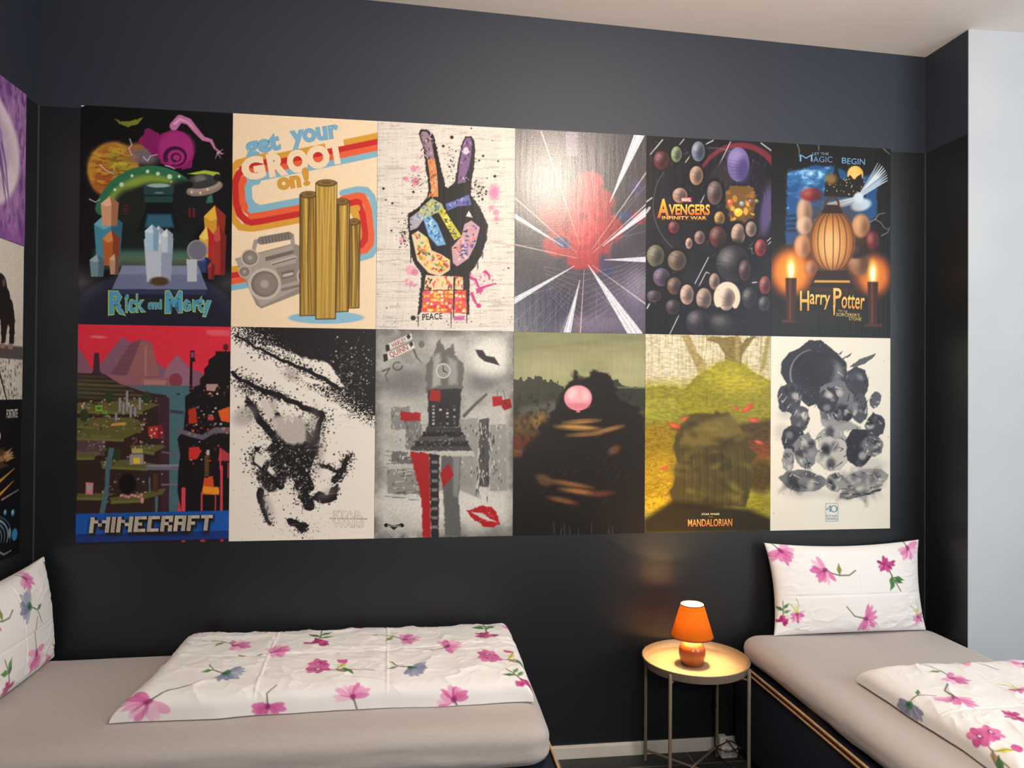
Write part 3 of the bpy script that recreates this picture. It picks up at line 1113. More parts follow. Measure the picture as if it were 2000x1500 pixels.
# --- top row, fifth: dark collage of stones and shards with gold lettering
def art_collage():
    p = mk([(0, 0), (944, 49), (940, 1500), (0, 1492)], '#151319')
    c = p.cv
    c.mul(.5, 160, 160, 3)
    r = random.Random(31)
    c.ln(arc(700, 420, 330, 350, 200, 330), 12, 26, '#6c2630', 10)
    c.ln(arc(480, 520, 430, 430, 120, 420), 3, 3, '#8a8690', 0, .5)
    for pts, wd in (([(30, 140), (118, 32)], 5), ([(130, 215), (278, 26)], 4), ([(290, 200), (340, 130)], 4), ([(430, 70), (498, 35)], 5), ([(405, 505), (630, 45)], 4), ([(803, 410), (803, 180)], 4), ([(865, 55), (942, 110)], 5), ([(840, 520), (942, 625)], 5), ([(850, 490), (942, 575)], 4), ([(0, 500), (40, 470)], 6), ([(0, 580), (24, 545)], 10), ([(160, 1025), (225, 885)], 4), ([(365, 1110), (465, 915)], 4), ([(395, 1130), (448, 1025), (590, 1080)], 4), ([(690, 848), (795, 845), (795, 890), (942, 765)], 4), ([(800, 1102), (860, 1096)], 5), ([(180, 1490), (245, 1350)], 4), ([(10, 1300), (65, 1195)], 6), ([(680, 1222), (740, 1212)], 4), ([(900, 830), (942, 795)], 4)):
        c.ln(pts, wd, wd, '#a8a4aa')

    def stone(x, y, rx, ry, col, rim='#3a3640', hi='#d8cfc6'):
        c.el(x, y, rx * 1.35, ry * 1.3, '#0f0d11', 0, rx * .4)
        c.el(x, y, rx, ry, col)
        c.el(x - rx * .25, y - ry * .3, rx * .5, ry * .42, hi, 20, rx * .7, .45)
        c.el(x + rx * .35, y + ry * .1, rx * .6, ry * .8, '#0e0c10', 8, rx * .8, .6)
        for k in range(4):
            a = r.uniform(-1, 1)
            c.ln([(x - rx * .7, y + ry * a * .7), (x + rx * .1, y + ry * (a * .5 + .15)), (x + rx * .7, y + ry * a * .6)], 2, 1, rim, 0, .5)
    # large violet stone in a dark mantle
    c.el(760, 470, 190, 300, '#1a1720', 0, 60)
    c.el(910, 560, 46, 190, '#51446c', 8, 40)
    c.el(560, 330, 90, 150, '#2a2328', 20, 40)
    c.el(690, 215, 84, 130, '#6a5c92')
    c.el(668, 160, 60, 60, '#8c80b0', 0, 60, .8)
    c.el(725, 260, 50, 90, '#40346a', 0, 50, .8)
    for k in range(6):
        c.ln([(620, 180 + k * 26), (690, 195 + k * 24), (760, 178 + k * 27)], 2, 2, '#3f3562', 0, .6)
    # gold nugget heap with coloured jewels
    c.po([(590, 430), (640, 380), (780, 375), (830, 440), (810, 560), (770, 640), (720, 690), (670, 640), (600, 540)], '#6a4a1e', 0, 1, 14)
    for k in range(26):
        x, y = r.uniform(610, 800), r.uniform(400, 640)
        c.el(x, y, r.uniform(12, 30), r.uniform(8, 20), r.choice(['#a8782c', '#8a5e22', '#c8983c', '#5c3e18']), r.uniform(0, 180), 6)
    for x, y, q, col in ((628, 498, 22, '#c8502c'), (716, 508, 17, '#7c92b8'), (690, 575, 32, '#d8b82c'), (780, 490, 14, '#7c4a8a'), (832, 490, 16, '#4c6a3c')):
        c.el(x, y, q, q, col)
        c.el(x - q * .3, y - q * .3, q * .4, q * .4, '#f0e0b0', 0, q * .4, .7)
    # heap of pebbles in many tones
    for s_ in ((110, 185, 50, 60, '#5e2026'), (222, 140, 34, 52, '#7c9468'), (386, 118, 44, 66, '#6c7c94'), (372, 300, 44, 62, '#b08c74'), (510, 430, 50, 78, '#6a5450'),
               (250, 450, 48, 50, '#a88470'), (205, 690, 36, 40, '#7a2c28'), (548, 620, 34, 44, '#c08c3c'), (535, 760, 56, 70, '#5c2a24'), (398, 765, 34, 44, '#8c6c60'),
               (318, 810, 22, 36, '#c8a090'), (690, 740, 46, 70, '#b89078'), (788, 700, 36, 50, '#a08474'), (860, 840, 38, 56, '#9c2a2c'), (70, 905, 56, 72, '#6c6a50'),
               (230, 940, 60, 66, '#6c5a46'), (650, 960, 110, 120, '#2c2a30'), (740, 1010, 40, 70, '#4c2a30'), (510, 1095, 34, 54, '#a08070'), (115, 1065, 54, 60, '#5c4a6c'),
               (210, 1130, 46, 56, '#6a4a3c'), (895, 1120, 38, 60, '#8a3438'), (305, 1195, 44, 66, '#c0a08c'), (432, 1225, 50, 70, '#a48a7c'), (600, 1220, 54, 82, '#cbb3a2'),
               (775, 1215, 50, 70, '#2e2c34'), (890, 1260, 40, 50, '#3a3840'), (60, 1210, 46, 40, '#4a3a4c'), (200, 1290, 46, 50, '#3c3238'), (390, 1400, 80, 80, '#2c2436'), (600, 1420, 110, 70, '#1e1c20')):
        stone(s_[0], s_[1], s_[2] * 1.15, s_[3] * 1.15, s_[4])
    c.ln(arc(608, 1215, 78, 96, 150, 400), 26, 20, '#cfc4b0', 8)
    for k in range(60):
        x, y = r.uniform(0, 940), r.uniform(20, 1480)
        a = r.uniform(0, 3.1)
        c.ln([(x, y), (x + 34 * math.cos(a), y + 34 * math.sin(a))], 2, 1, r.choice(['#7c7678', '#4c4448', '#8c7c74', '#6a2c30']), 0, .55)
    for k in range(50):
        x = r.uniform(0, 940)
        y = r.uniform(30, 500)
        c.ln([(x, y), (x, y + r.uniform(15, 60))], 1.5, 1.5, '#8c8890', 0, .35)
    p.poly([(258, 464), (338, 464), (338, 500), (258, 500)], '#9c2a2a')
    p.text('MARVEL', 264, 469, 332, 495, '#e8dcd4', bold=.02)
    kw = dict(c2='#c8501e', shear=-.0)
    p.poly([(100, 600), (460, 596), (452, 640), (70, 632)], '#3a1610')
    p.outlined('A', 82, 476, 172, 620, '#e8b83c', '#4a1810', .02, c2='#c0481c', bold=.03)
    p.outlined('VENGERS', 166, 516, 474, 598, '#f0c850', '#4a1810', .02, c2='#c8581e', bold=.03)
    p.text('INFINITY WAR', 116, 606, 448, 632, '#e8c060', c2='#c88a30', bold=.02)
    return hang(p, 4, 0, 'poster', M_paper_v, 'dark crowded poster with gold title at its left, second from right in the top row')


# --- top row, sixth: black sheet with blue night panel, moon and candle glow
def art_candles():
    p = mk([(0, 0), (924, 47), (920, 1500), (-4, 1492)], '#15130f')
    c = p.cv
    c.mul(.12, 40, 40, 2)
    c.po([(115, 235), (250, 200), (300, 175), (480, 180), (620, 250), (815, 255), (812, 560), (760, 620), (420, 700), (108, 800)], '#1f4a7c', 20, 1, 12)
    n = c.nz(90, 60, 6)
    m = ((c.X > 118) & (c.X < 470) & (c.Y > 190) & (c.Y < 780)).astype(float) * np.clip((470 - c.X) / 60, 0, 1)
    c.fill(np.clip((n - .45) * 4, 0, 1) * m, '#4a8fc8', .9)
    c.fill(np.clip((n - .6) * 6, 0, 1) * m, '#b8d8ec', .9)
    for k in range(4):
        c.po([(110, 560 + k * 38), (200, 552 + k * 38), (190, 575 + k * 38), (112, 578 + k * 38)], '#10243c', 8, .8, 8)
    # moon above dark rooftops
    c.el(645, 245, 62, 66, '#d8a84c')
    c.el(635, 235, 46, 48, '#e6bc62', 0, 30)
    c.po([(410, 320), (440, 240), (470, 250), (500, 130), (520, 260), (560, 290), (600, 250), (640, 280), (690, 240), (720, 330), (730, 420), (400, 420)], '#191713', 0, 1, 9)
    r = random.Random(6)
    c.el(455, 280, 44, 40, '#a8823c', 0, 40, .7)
    for k in range(34):
        c.el(r.uniform(420, 720), r.uniform(270, 400), 4, 4, r.choice(['#d8b45c', '#8c7c4c', '#e8d8a0']))
    # white feather plumes
    for k in range(9):
        a = math.radians(-64 + k * 5)
        c.ln([(690, 400), (690 + 300 * math.cos(a) * (1 - .03 * k), 400 + 270 * math.sin(a))], 16, 3, r.choice(['#a4b6c6', '#c8d4dc', '#8298ac']))
    for k in range(8):
        c.ln([(680, 420 + k * 3), (560, 440 + k * 7), (410 + k * 12, 470 + k * 4)], 12, 3, r.choice(['#a8bccc', '#d2dce2', '#869cb2']))
    c.el(690, 480, 80, 46, '#b4c6d4', -14, 20)
    c.el(670, 425, 40, 42, '#c2d0da', 0, 16)
    # warm glow, amber discs and cloth folds
    c.el(465, 830, 260, 330, '#5c3416', 0, 260, .9)
    c.el(150, 1000, 150, 175, '#c8641e', 0, 120)
    c.el(150, 1000, 110, 130, '#e08a2c', 0, 110)
    c.el(790, 1020, 130, 150, '#c05a24', 0, 110)
    c.el(785, 1020, 90, 110, '#d8802c', 0, 90)
    for x, y, rx, ry, col in ((250, 540, 58, 120, '#b89478'), (300, 400, 80, 50, '#7c1e26'), (250, 640, 60, 70, '#c8a68c'), (235, 800, 62, 90, '#c88a5c'), (690, 640, 70, 90, '#c0885a'), (300, 970, 50, 62, '#a8683e'), (670, 920, 84, 100, '#8a5a40'), (640, 830, 110, 60, '#241a16'), (780, 750, 50, 70, '#6a1e24')):
        c.el(x, y, rx, ry, col, 0, 26)
        c.el(x - rx * .3, y - ry * .2, rx * .5, ry * .5, '#e6c09a', 0, rx * .7, .35)
        c.el(x + rx * .5, y + ry * .2, rx * .5, ry * .8, '#2a1812', 0, rx * .8, .45)
    # big amber lantern globe on a dark foot
    c.el(465, 760, 175, 235, '#8a5426', 0, 20)
    c.el(465, 770, 140, 190, '#b87a3c', 0, 60)
    c.el(450, 790, 90, 130, '#e0b070', 0, 110, .9)
    for k in range(-3, 4):
        c.ln(arc(465, 760, 8 + abs(k) * 52, 235, 90 if k > 0 else 90, 270 if k < 0 else -90), 4, 4, '#4c2a14', 2, .8)
    c.po([(380, 545), (550, 545), (520, 480), (410, 480)], '#2e1c10', 4)
    c.ln(arc(465, 480, 50, 60, 180, 360), 9, 9, '#4c3018', 2)
    c.po([(350, 985), (580, 985), (640, 1120), (290, 1120)], '#2a1a10', 6)
    c.po([(330, 1060), (600, 1060), (606, 1078), (324, 1078)], '#c8963c', 4)
    # candles
    for x, y in ((148, 985), (782, 1010)):
        c.el(x, y - 10, 34, 85, '#f4d05c', 0, 40)
        c.el(x, y, 20, 62, '#fff6d8', 0, 16)
        c.po([(x - 42, y + 60), (x + 42, y + 60), (x + 34, y + 390), (x - 34, y + 390)], '#3a1e12', 10)
        c.po([(x - 16, y + 70), (x + 2, y + 70), (x, y + 380), (x - 14, y + 380)], '#6a3a1e', 8, .8)
        c.po([(x - 70, y + 380), (x + 70, y + 380), (x + 70, y + 405), (x - 70, y + 405)], '#4a2a1a', 8)
    c.po([(180, 1290), (720, 1290), (730, 1400), (170, 1400)], '#231a12', 50, .9)
    for pts in ([(760, 610), (800, 590), (840, 610), (870, 650), (905, 670)], [(800, 590), (830, 550), (880, 540)], [(850, 715), (900, 690), (915, 650)], [(195, 10), (212, 60), (210, 110)], [(865, 45), (918, 90)], [(358, 5), (362, 60)]):
        c.ln(pts, 3, 2, '#a8a49c', 0, .8)
    p.text('LET THE', 312, 77, 438, 97, '#7c9ab4')
    p.text('M', 214, 94, 312, 146, '#6c9cc4', bold=-.01)
    p.text('AGIC', 318, 108, 466, 152, '#6c9cc4', bold=-.01)
    p.text('B', 540, 116, 576, 160, '#6c9cc4')
    p.text('EGIN', 582, 122, 720, 168, '#6c9cc4', rot=2)
    kw = dict(bold=.012, c2='#c8842c')
    p.outlined('H', 216, 1142, 286, 1296, '#e8c468', '#3a1c10', .02, **kw)
    p.outlined('arry', 290, 1170, 446, 1284, '#e8c468', '#3a1c10', .02, rot=3, **kw)
    p.outlined('P', 472, 1120, 536, 1260, '#e8c468', '#3a1c10', .02, **kw)
    p.poly([(470, 1250), (488, 1250), (482, 1330), (474, 1330)], '#d8a84c')
    p.outlined('otter', 536, 1170, 716, 1280, '#e8c468', '#3a1c10', .02, rot=3, **kw)
    p.text('AND THE', 508, 1288, 580, 1306, '#b8a468', rot=10)
    p.text("SORCERER'S", 494, 1312, 676, 1338, '#cbb674', rot=2)
    p.text('STONE', 592, 1344, 690, 1368, '#cbb674', rot=2)
    return hang(p, 5, 0, 'poster', M_paper_v, 'black poster with blue night sky, full moon, two burning candles and jagged gold title')


# --- bottom row, first: red sky over block-built terraces, blue band with grey block letters
BLK = {'M': ['1...1', '11.11', '1.1.1', '1...1', '1...1'], 'I': ['1', '1', '1', '1', '1'], 'N': ['1..1', '11.1', '1.11', '1..1', '1..1'],
       'E': ['111', '1..', '11.', '1..', '111'], 'C': ['111', '1..', '1..', '1..', '111'], 'R': ['111', '1.1', '11.', '1.1', '1.1'],
       'A': ['111', '1.1', '111', '1.1', '1.1'], 'F': ['111', '1..', '11.', '1..', '1..'], 'T': ['111', '.1.', '.1.', '.1.', '.1.']}


def art_terraces():
    p = mk([(21, 7), (1078, 21), (1057, 1500), (0, 1493)], '#cf2c3e')
    c = p.cv
    c.fill(np.clip((c.Y - 250) / 200, 0, 1), '#d8304a', .8)
    c.po([(0, 130), (60, 220), (120, 330), (200, 240), (320, 90), (440, 180), (620, 310), (700, 215), (790, 310), (880, 340), (900, 470), (0, 470)], '#7c5568')
    c.po([(620, 310), (700, 215), (800, 330), (800, 430), (580, 430)], '#8c6276', 20)
    c.po([(240, 345), (385, 130), (450, 108), (520, 128), (575, 360), (560, 372)], '#6e4453')
    c.po([(345, 360), (400, 240), (452, 112), (522, 130), (578, 362)], '#8c5a5c')
    c.po([(474, 155), (490, 155), (486, 365), (474, 365)], '#a07066', 4)
    for k in range(7):
        c.ln([(260 + k * 14, 340 - k * 30), (370 + k * 10, 345 - k * 32)], 1.5, 1.5, '#58384a', 0, .6)
    c.po([(220, 352), (700, 375), (700, 388), (640, 388), (640, 425), (300, 415)], '#8a5a62')
    c.po([(470, 382), (620, 388), (620, 420), (470, 418)], '#a8706c')
    c.el(690, 390, 46, 50, '#7c3a44')
    c.po([(615, 430), (730, 430), (720, 460), (625, 455)], '#7a4440')
    c.el(160, 93, 55, 9, '#d87c84', 3, 6, .8)
    c.po([(905, 40), (1070, 45), (1075, 85), (930, 82), (905, 65)], '#d65a66', 16, .9)
    c.po([(120, 335), (130, 200), (162, 200), (168, 335)], '#382832')
    c.po([(105, 345), (130, 320), (165, 318), (190, 350)], '#382832')
    # water
    c.po([(380, 425), (800, 425), (760, 640), (700, 1300), (620, 1300), (640, 640), (640, 520)], '#45656e')
    c.po([(650, 590), (745, 600), (745, 622), (650, 612)], '#343a4a')
    c.el(707, 483, 12, 6, '#1c2226')
    # left shore in stepped terraces
    c.po([(0, 335), (200, 345), (300, 410), (480, 470), (620, 490), (645, 520), (640, 1300), (0, 1300)], '#33221f')
    for k in range(6):
        y = 345 + k * 28
        c.po([(0, y), (210 + k * 62, y + 12 + k * 4), (230 + k * 62, y + 26 + k * 4), (0, y + 22)], ['#45382f', '#4a4434', '#50502f', '#434232', '#4f4a30', '#3f3c2a'][k])
    c.po([(560, 510), (645, 510), (640, 1290), (590, 1290)], '#3c2630')

    def deck(pts, th=20, top='#5a5830', side='#3a2018'):
        c.po(pts, top)
        lo = [(x, y + th) for x, y in pts]
        c.po([pts[-1], pts[-2], lo[-2], lo[-1]], '#6a6838')
    for pts in ([(5, 540), (420, 520), (580, 555), (460, 600), (0, 590)], [(5, 640), (380, 640), (495, 680), (340, 715), (0, 690)], [(5, 720), (440, 700), (460, 730), (330, 785), (0, 770)],
                [(5, 870), (150, 870), (170, 890), (130, 905), (0, 905)], [(370, 830), (600, 828), (615, 845), (540, 880), (380, 850)], [(165, 935), (360, 925), (560, 960), (490, 985), (180, 965)],
                [(15, 1150), (280, 1155), (200, 1180), (10, 1175)], [(230, 1185), (400, 1160), (620, 1125), (600, 1165), (460, 1200), (240, 1205)], [(130, 710), (280, 705), (240, 760), (100, 755)]):
        deck(pts)
    r = random.Random(77)
    pal = ['#8a8458', '#b0a090', '#4a5a2c', '#7c3c30', '#c8b098', '#2a1c18', '#6a6a70', '#96503a', '#5c4c34', '#d8cab4']
    for (x0, x1, y0, y1, n, sz) in ((20, 560, 500, 570, 60, 12), (20, 480, 600, 690, 50, 12), (10, 460, 700, 760, 26, 12), (10, 200, 790, 880, 26, 13), (380, 610, 770, 850, 26, 11), (180, 480, 900, 960, 24, 12), (20, 600, 1020, 1150, 26, 13), (200, 480, 1120, 1210, 12, 12)):
        for _ in range(n):
            x, y, a, b = r.uniform(x0, x1), r.uniform(y0, y1), r.uniform(.4, 1.6) * sz, r.uniform(.4, 1.2) * sz
            c.po([(x, y), (x + a, y - 1), (x + a, y + b), (x, y + b)], r.choice(pal))
    # pale ruin blocks, lime frames, red cube, stall
    for x, y0, y1 in ((295, 505, 600), (320, 540, 620), (345, 458, 600), (370, 560, 640), (400, 570, 635), (432, 505, 590), (270, 610, 660)):
        c.po([(x, y0), (x + 16, y0), (x + 16, y1), (x, y1)], '#8f8790')
    for x, y, q in ((138, 558, 46), (186, 592, 28), (222, 625, 15)):
        c.po([(x, y), (x + q, y), (x + q, y + q * .8), (x, y + q * .8)], '#86b83c')
        c.po([(x + q * .15, y + q * .15), (x + q * .85, y + q * .15), (x + q * .85, y + q * .62), (x + q * .15, y + q * .62)], '#4a6a2c')
    c.po([(497, 705), (595, 695), (605, 770), (560, 788), (500, 770)], '#a8302e')
    c.po([(560, 700), (597, 696), (606, 768), (562, 786)], '#7c2024')
    for x, y in ((515, 720), (535, 745), (512, 760), (585, 740), (550, 715)):
        c.po([(x, y), (x + 12, y), (x + 12, y + 12), (x, y + 12)], '#d8b0a0')
    c.po([(250, 680), (340, 672), (350, 690), (240, 698)], '#c88a4c')
    c.po([(370, 890), (465, 890), (465, 960), (370, 960)], '#8c8884')
    c.po([(395, 915), (440, 915), (440, 955), (395, 955)], '#d8b82c')
    c.po([(385, 852), (460, 852), (460, 885), (385, 885)], '#a89c5c')
    c.po([(10, 790), (195, 790), (200, 900), (10, 870)], '#6c5660', 0, .55)
    c.po([(70, 1075), (122, 1080), (118, 1160), (70, 1155)], '#c87c84')
    c.po([(82, 1092), (108, 1094), (106, 1130), (82, 1128)], '#8ca8a0')
    c.el(355, 1090, 60, 70, '#140e0e', 0, 14)
    for k in range(7):
        c.el(318 + k * 22, 1168 + (k % 3) * 6, 11, 9, '#d0848a')
    c.el(455, 1205, 12, 22, '#d0848a')
    for x, y in ((280, 890), (60, 625), (230, 500), (490, 505)):
        c.el(x, y, 30, 42, '#2c3a20', 0, 6)
    # waterfalls, rails, ladder
    c.po([(228, 845), (265, 845), (235, 1000), (225, 1160), (195, 1295), (160, 1295), (200, 1100), (205, 960)], '#47656c')
    c.po([(545, 1180), (565, 1180), (560, 1295), (545, 1295)], '#4c6c74')
    c.po([(500, 1050), (512, 1050), (512, 1150), (502, 1150)], '#4c6c74')
    c.po([(470, 965), (760, 965), (890, 905), (895, 930), (770, 1005), (490, 1000)], '#6a6574')
    for k in range(24):
        c.ln([(500 + k * 11, 965), (500 + k * 11, 976)], 2, 2, '#a09aa8')
    c.po([(590, 872), (715, 890), (715, 902), (590, 884)], '#6c5868')
    c.po([(585, 1095), (740, 1098), (738, 1108), (590, 1108)], '#7a5c70')
    c.po([(528, 1020), (566, 1020), (566, 1150), (528, 1150)], '#2c1c14')
    for k in range(9):
        c.ln([(532, 1030 + k * 14), (562, 1030 + k * 14)], 3, 3, '#6a4a2c')
    # dark cliff on the right with lava
    st = [(755, 500), (800, 470), (800, 440), (860, 420), (860, 380), (890, 350), (890, 310), (920, 280), (920, 250), (970, 215), (970, 190), (1080, 190), (1080, 1300), (730, 1300), (700, 1150), (705, 1010), (720, 900), (700, 790), (745, 720), (755, 600)]
    c.po(st, '#191315')
    c.po([(785, 470), (793, 185), (822, 185), (822, 235), (830, 260), (808, 262), (805, 470)], '#191315')
    c.po([(798, 196), (817, 196), (817, 232), (798, 232)], '#8c4a6c')
    c.ln([(1043, 190), (1043, 140)], 4, 4, '#191315')
    for k in range(3):
        c.ln([(1028, 150 + k * 12), (1058, 150 + k * 12)], 4, 4, '#191315')
    c.po([(695, 715), (800, 745), (870, 765), (960, 715), (1075, 715), (1075, 755), (960, 755), (880, 800), (780, 775), (700, 745)], '#5c5c68')
    for (x0, x1, y0, y1, n) in ((780, 1070, 420, 500, 26), (770, 1070, 560, 700, 34), (700, 1070, 680, 770, 34), (780, 1070, 800, 960, 18)):
        for _ in range(n):
            x, y, a = r.uniform(x0, x1), r.uniform(y0, y1), r.uniform(6, 16)
            c.po([(x, y), (x + a, y), (x + a, y + a * .8), (x, y + a * .8)], r.choice(['#d84c2c', '#2a2c34', '#8c8a90', '#c87a3c', '#a82c2c', '#c8c0b8', '#34383c', '#4a4448']))
    c.po([(905, 415), (985, 415), (965, 465), (905, 460)], '#b08c84')
    for pts, col in (([(778, 590), (830, 575), (840, 680), (780, 690)], '#a8301f'), ([(985, 600), (1070, 570), (1070, 680), (1010, 670)], '#d85a24'), ([(915, 635), (955, 635), (955, 665), (915, 665)], '#b84438'), ([(780, 850), (850, 845), (870, 880), (835, 930), (780, 935)], '#c03028'), ([(1000, 855), (1070, 900), (1065, 945), (985, 945)], '#a8383c'), ([(890, 1050), (950, 1050), (955, 1120), (990, 1125), (990, 1175), (875, 1175), (878, 1110)], '#c84a24'), ([(880, 1115), (992, 1130), (992, 1178), (872, 1165)], '#e08c24')):
        c.po(pts, col, 0, 1, 4)
    for x, y0, y1, wd in ((742, 1135, 1300, 14), (870, 1160, 1300, 6), (1010, 985, 1300, 9), (967, 1180, 1300, 4), (1058, 960, 1060, 4), (1003, 860, 1000, 5)):
        c.ln([(x, y0), (x - 2, y1)], wd, wd, '#c8404a')
    c.ln([(905, 910), (905, 1045)], 16, 16, '#241c1a')
    for k in range(10):
        c.ln([(893, 915 + k * 14), (917, 915 + k * 14)], 3, 3, '#8a6a2c')
    c.po([(905, 868), (925, 868), (925, 905), (905, 905)], '#b8b0b4')
    # blue band
    c.po([(-5, 1287), (1075, 1287), (1075, 1430), (-5, 1430)], '#1d54a4')
    c.po([(-5, 1426), (1075, 1426), (1075, 1486), (-5, 1486)], '#1c3474')
    c.po([(-5, 1482), (1075, 1482), (1075, 1510), (-5, 1510)], '#241a20')
    for x in (740, 870, 880, 1010):
        c.po([(x - 12, 1484), (x + 12, 1484), (x + 12, 1510), (x - 12, 1510)], '#a83038')
    c.mul(.05, 14, 14, 8)
    x = 100.0
    cell = 22.2
    units = sum(len(BLK[ch][0]) for ch in 'MINECRAFT') + 8 * .45
    cell = (950 - 105) / units
    for ox, oy, mode in ((7, 26, 'shadow'), (0, 0, 'face')):
        x = 105.0
        for ch in 'MINECRAFT':
            g = BLK[ch]
            for ry, row in enumerate(g):
                for rx, b in enumerate(row):
                    if b == '1':
                        lean = (2 - ry) * 2.5
                        X0, Y0 = x + rx * cell + lean + ox, 1310 + ry * 21 + oy
                        if mode == 'shadow':
                            p.poly([(X0 - 3, Y0 - 24), (X0 + cell + 3, Y0 - 24), (X0 + cell + 3, Y0 + 21), (X0 - 3, Y0 + 21)], '#2a2624')
                        else:
                            p.poly([(X0, Y0), (X0 + cell + .6, Y0), (X0 + cell + .6, Y0 + 21.6), (X0, Y0 + 21.6)], ['#b4a898', '#a89c8e', '#bcb0a0'][(rx * 7 + ry * 3 + ord(ch)) % 3])
            x += (len(g[0]) + .45) * cell
    return hang(p, 0, 1, 'poster', M_paper, 'red-sky poster of block-built terraces over a blue band with grey block lettering')


# --- bottom row, second: black ink storm on white
def art_ink():
    p = mk([(21, -4), (1043, 18), (1025, 1471), (0, 1500)], '#e6dfd4')
    c = p.cv
    K = '#171316'
    X, Y = c.X, c.Y
    r = random.Random(12)
    # black night corner breaking up into grain
    f = (X - 560) / 420 + (420 - Y) / 560
    g = c.nz(5, 5, 3, 2)
    e = np.clip((X - 250) / 500 + (560 - Y * 1.0 - (X - 700) * -.45) / 620, -2, 2)
    edge = (Y < 20 + (X - 60) * .75) & (Y < 640)
    d = (20 + (X - 60) * .72 - Y) / 140
    d = np.minimum(d, (660 - Y + (X - 1040) * .35) / 90)
    c.fill((g < .48 + d * .35) & (d > -.6) & (g * 0 + d > -.9), K, .98)
    # pale sweeping dune shapes crossing the dark
    c.po([(60, 120), (300, 120), (520, 210), (700, 250), (820, 420), (640, 420), (420, 330), (200, 250)], '#e8e2d8', 10, 1, 16)
    c.po([(160, 300), (420, 390), (640, 470), (860, 600), (640, 640), (380, 560), (200, 420)], '#e8e2d8', 8, 1, 12)
    c.spl(500, 330, 110, 150, 60, 2, 6, [K, '#3a3436'], 5, .9, 22)
    c.spl(260, 850, 330, 110, 130, 1.5, 6, ['#ded8ce', '#a8a2a0'], 6, .9, 30)
    # ink strokes
    def stroke(pts, w0, w1, n=60, sp=26, sd=1):
        a = np.array(pts, float)
        jit = []
        for i in range(len(a) - 1):
            for k in range(4):
                t = k / 4
                jit.append(tuple(a[i] * (1 - t) + a[i + 1] * t + np.array([r.gauss(0, 7), r.gauss(0, 7)])))
        jit.append(tuple(a[-1]))
        for q in range(5):
            o = (r.uniform(-.6, .6) * w0, r.uniform(-.6, .6) * w0)
            c.ln([(x + o[0], y + o[1]) for x, y in jit], w0 * r.uniform(.25, .7), w1 * r.uniform(.05, .6), K)
        c.ln(jit, w0 * .7, w1 * .5, K)
        for _ in range(n * 2):
            k = r.randrange(len(a) - 1)
            t = r.random()
            x, y = a[k] * (1 - t) + a[k + 1] * t
            q = r.uniform(1.5, 6) * r.random() + 1.5
            c.el(x + r.gauss(0, sp * 1.2), y + r.gauss(0, sp * .8), q, q, K)
    stroke([(60, 60), (230, 160), (400, 240), (560, 310), (760, 420)], 8, 24, 260, 30)
    stroke([(30, 320), (150, 400), (260, 450), (350, 480)], 14, 34, 260, 34)
    stroke([(350, 480), (480, 540), (640, 610)], 20, 34, 120, 20)
    stroke([(150, 520), (230, 660), (340, 800), (430, 960), (500, 1110), (560, 1250)], 18, 60, 420, 36)
    stroke([(330, 610), (420, 780), (500, 960), (560, 1110)], 24, 50, 260, 34)
    stroke([(660, 590), (620, 740), (570, 880), (500, 1040)], 14, 84, 320, 34)
    stroke([(500, 640), (540, 760), (560, 900)], 12, 44, 160, 26)
    stroke([(200, 850), (190, 940), (250, 1040), (360, 1110)], 14, 44, 260, 34)
    stroke([(225, 1150), (240, 1260), (295, 1380)], 34, 5, 90, 14)
    stroke([(620, 1190), (700, 1210), (750, 1120)], 36, 26, 120, 18)
    stroke([(750, 1080), (800, 990), (860, 880)], 26, 4, 130, 24)
    stroke([(420, 1350), (520, 1390), (515, 1420)], 28, 14, 80, 20)
    stroke([(640, 960), (700, 970), (760, 1010)], 10, 10, 60, 14)
    gm = np.exp(-(((X - 440) / 190) ** 2 + ((Y - 860) / 230) ** 2) ** 2)
    c.fill(np.clip((gm * 1.1 - c.nz(26, 34, 31, 4)) * 6, 0, 1), K, .95)
    gm = np.exp(-(((X - 300) / 110) ** 2 + ((Y - 1040) / 120) ** 2) ** 2)
    c.fill(np.clip((gm - c.nz(16, 22, 33, 4)) * 6, 0, 1), K, .9)
    c.spl(420, 400, 900, 150, 200, 1.5, 7, [K], 41, .9, 20)
    c.spl(300, 480, 1000, 120, 160, 1.5, 6, ['#ded8ce'], 42, .9, 20)
    # grey wash
    for x, y, rx, ry, rot in ((120, 620, 90, 60, -30), (590, 700, 36, 120, 8), (440, 330, 50, 36, 20), (640, 880, 24, 110, 6), (270, 1250, 30, 80, -20), (300, 560, 34, 60, 10), (690, 1160, 60, 26, -30)):
        c.el(x, y, rx, ry, '#8c8682', rot, 60, .55)
    c.po([(220, 510), (275, 505), (325, 620), (280, 640), (240, 590)], '#cfc8be', 8)
    c.po([(300, 640), (420, 610), (540, 640), (550, 800), (440, 830), (340, 760)], '#cfc8be', 30, .85, 16)
    c.po([(190, 870), (265, 910), (230, 985), (175, 940)], '#ddd6cc', 4, 1, 4)
    c.po([(285, 970), (325, 1015), (305, 1040), (268, 1000)], '#ddd6cc', 4)
    c.spl(220, 320, 960, 90, 120, 1.5, 5, ['#ddd6cc', '#8a8480'], 15, .8, 30)
    c.spl(120, 470, 1130, 40, 110, 1, 4, ['#c8c2b8'], 16, .8, -20)
    c.spl(200, 520, 1420, 90, 40, 1, 3, ['#8a8480', K], 17, .6)
    c.spl(160, 120, 440, 50, 30, 1.5, 6, [K], 18, 1, 25)
    for k in range(30):
        y = r.uniform(300, 1450)
        x = r.uniform(20, 900)
        c.ln([(x, y), (x + r.uniform(40, 120), y + r.uniform(-8, 8))], 1.5, 1, '#c4bcb2', 0, .6)
    dk, lt = '#6e675f', '#e6dfd4'
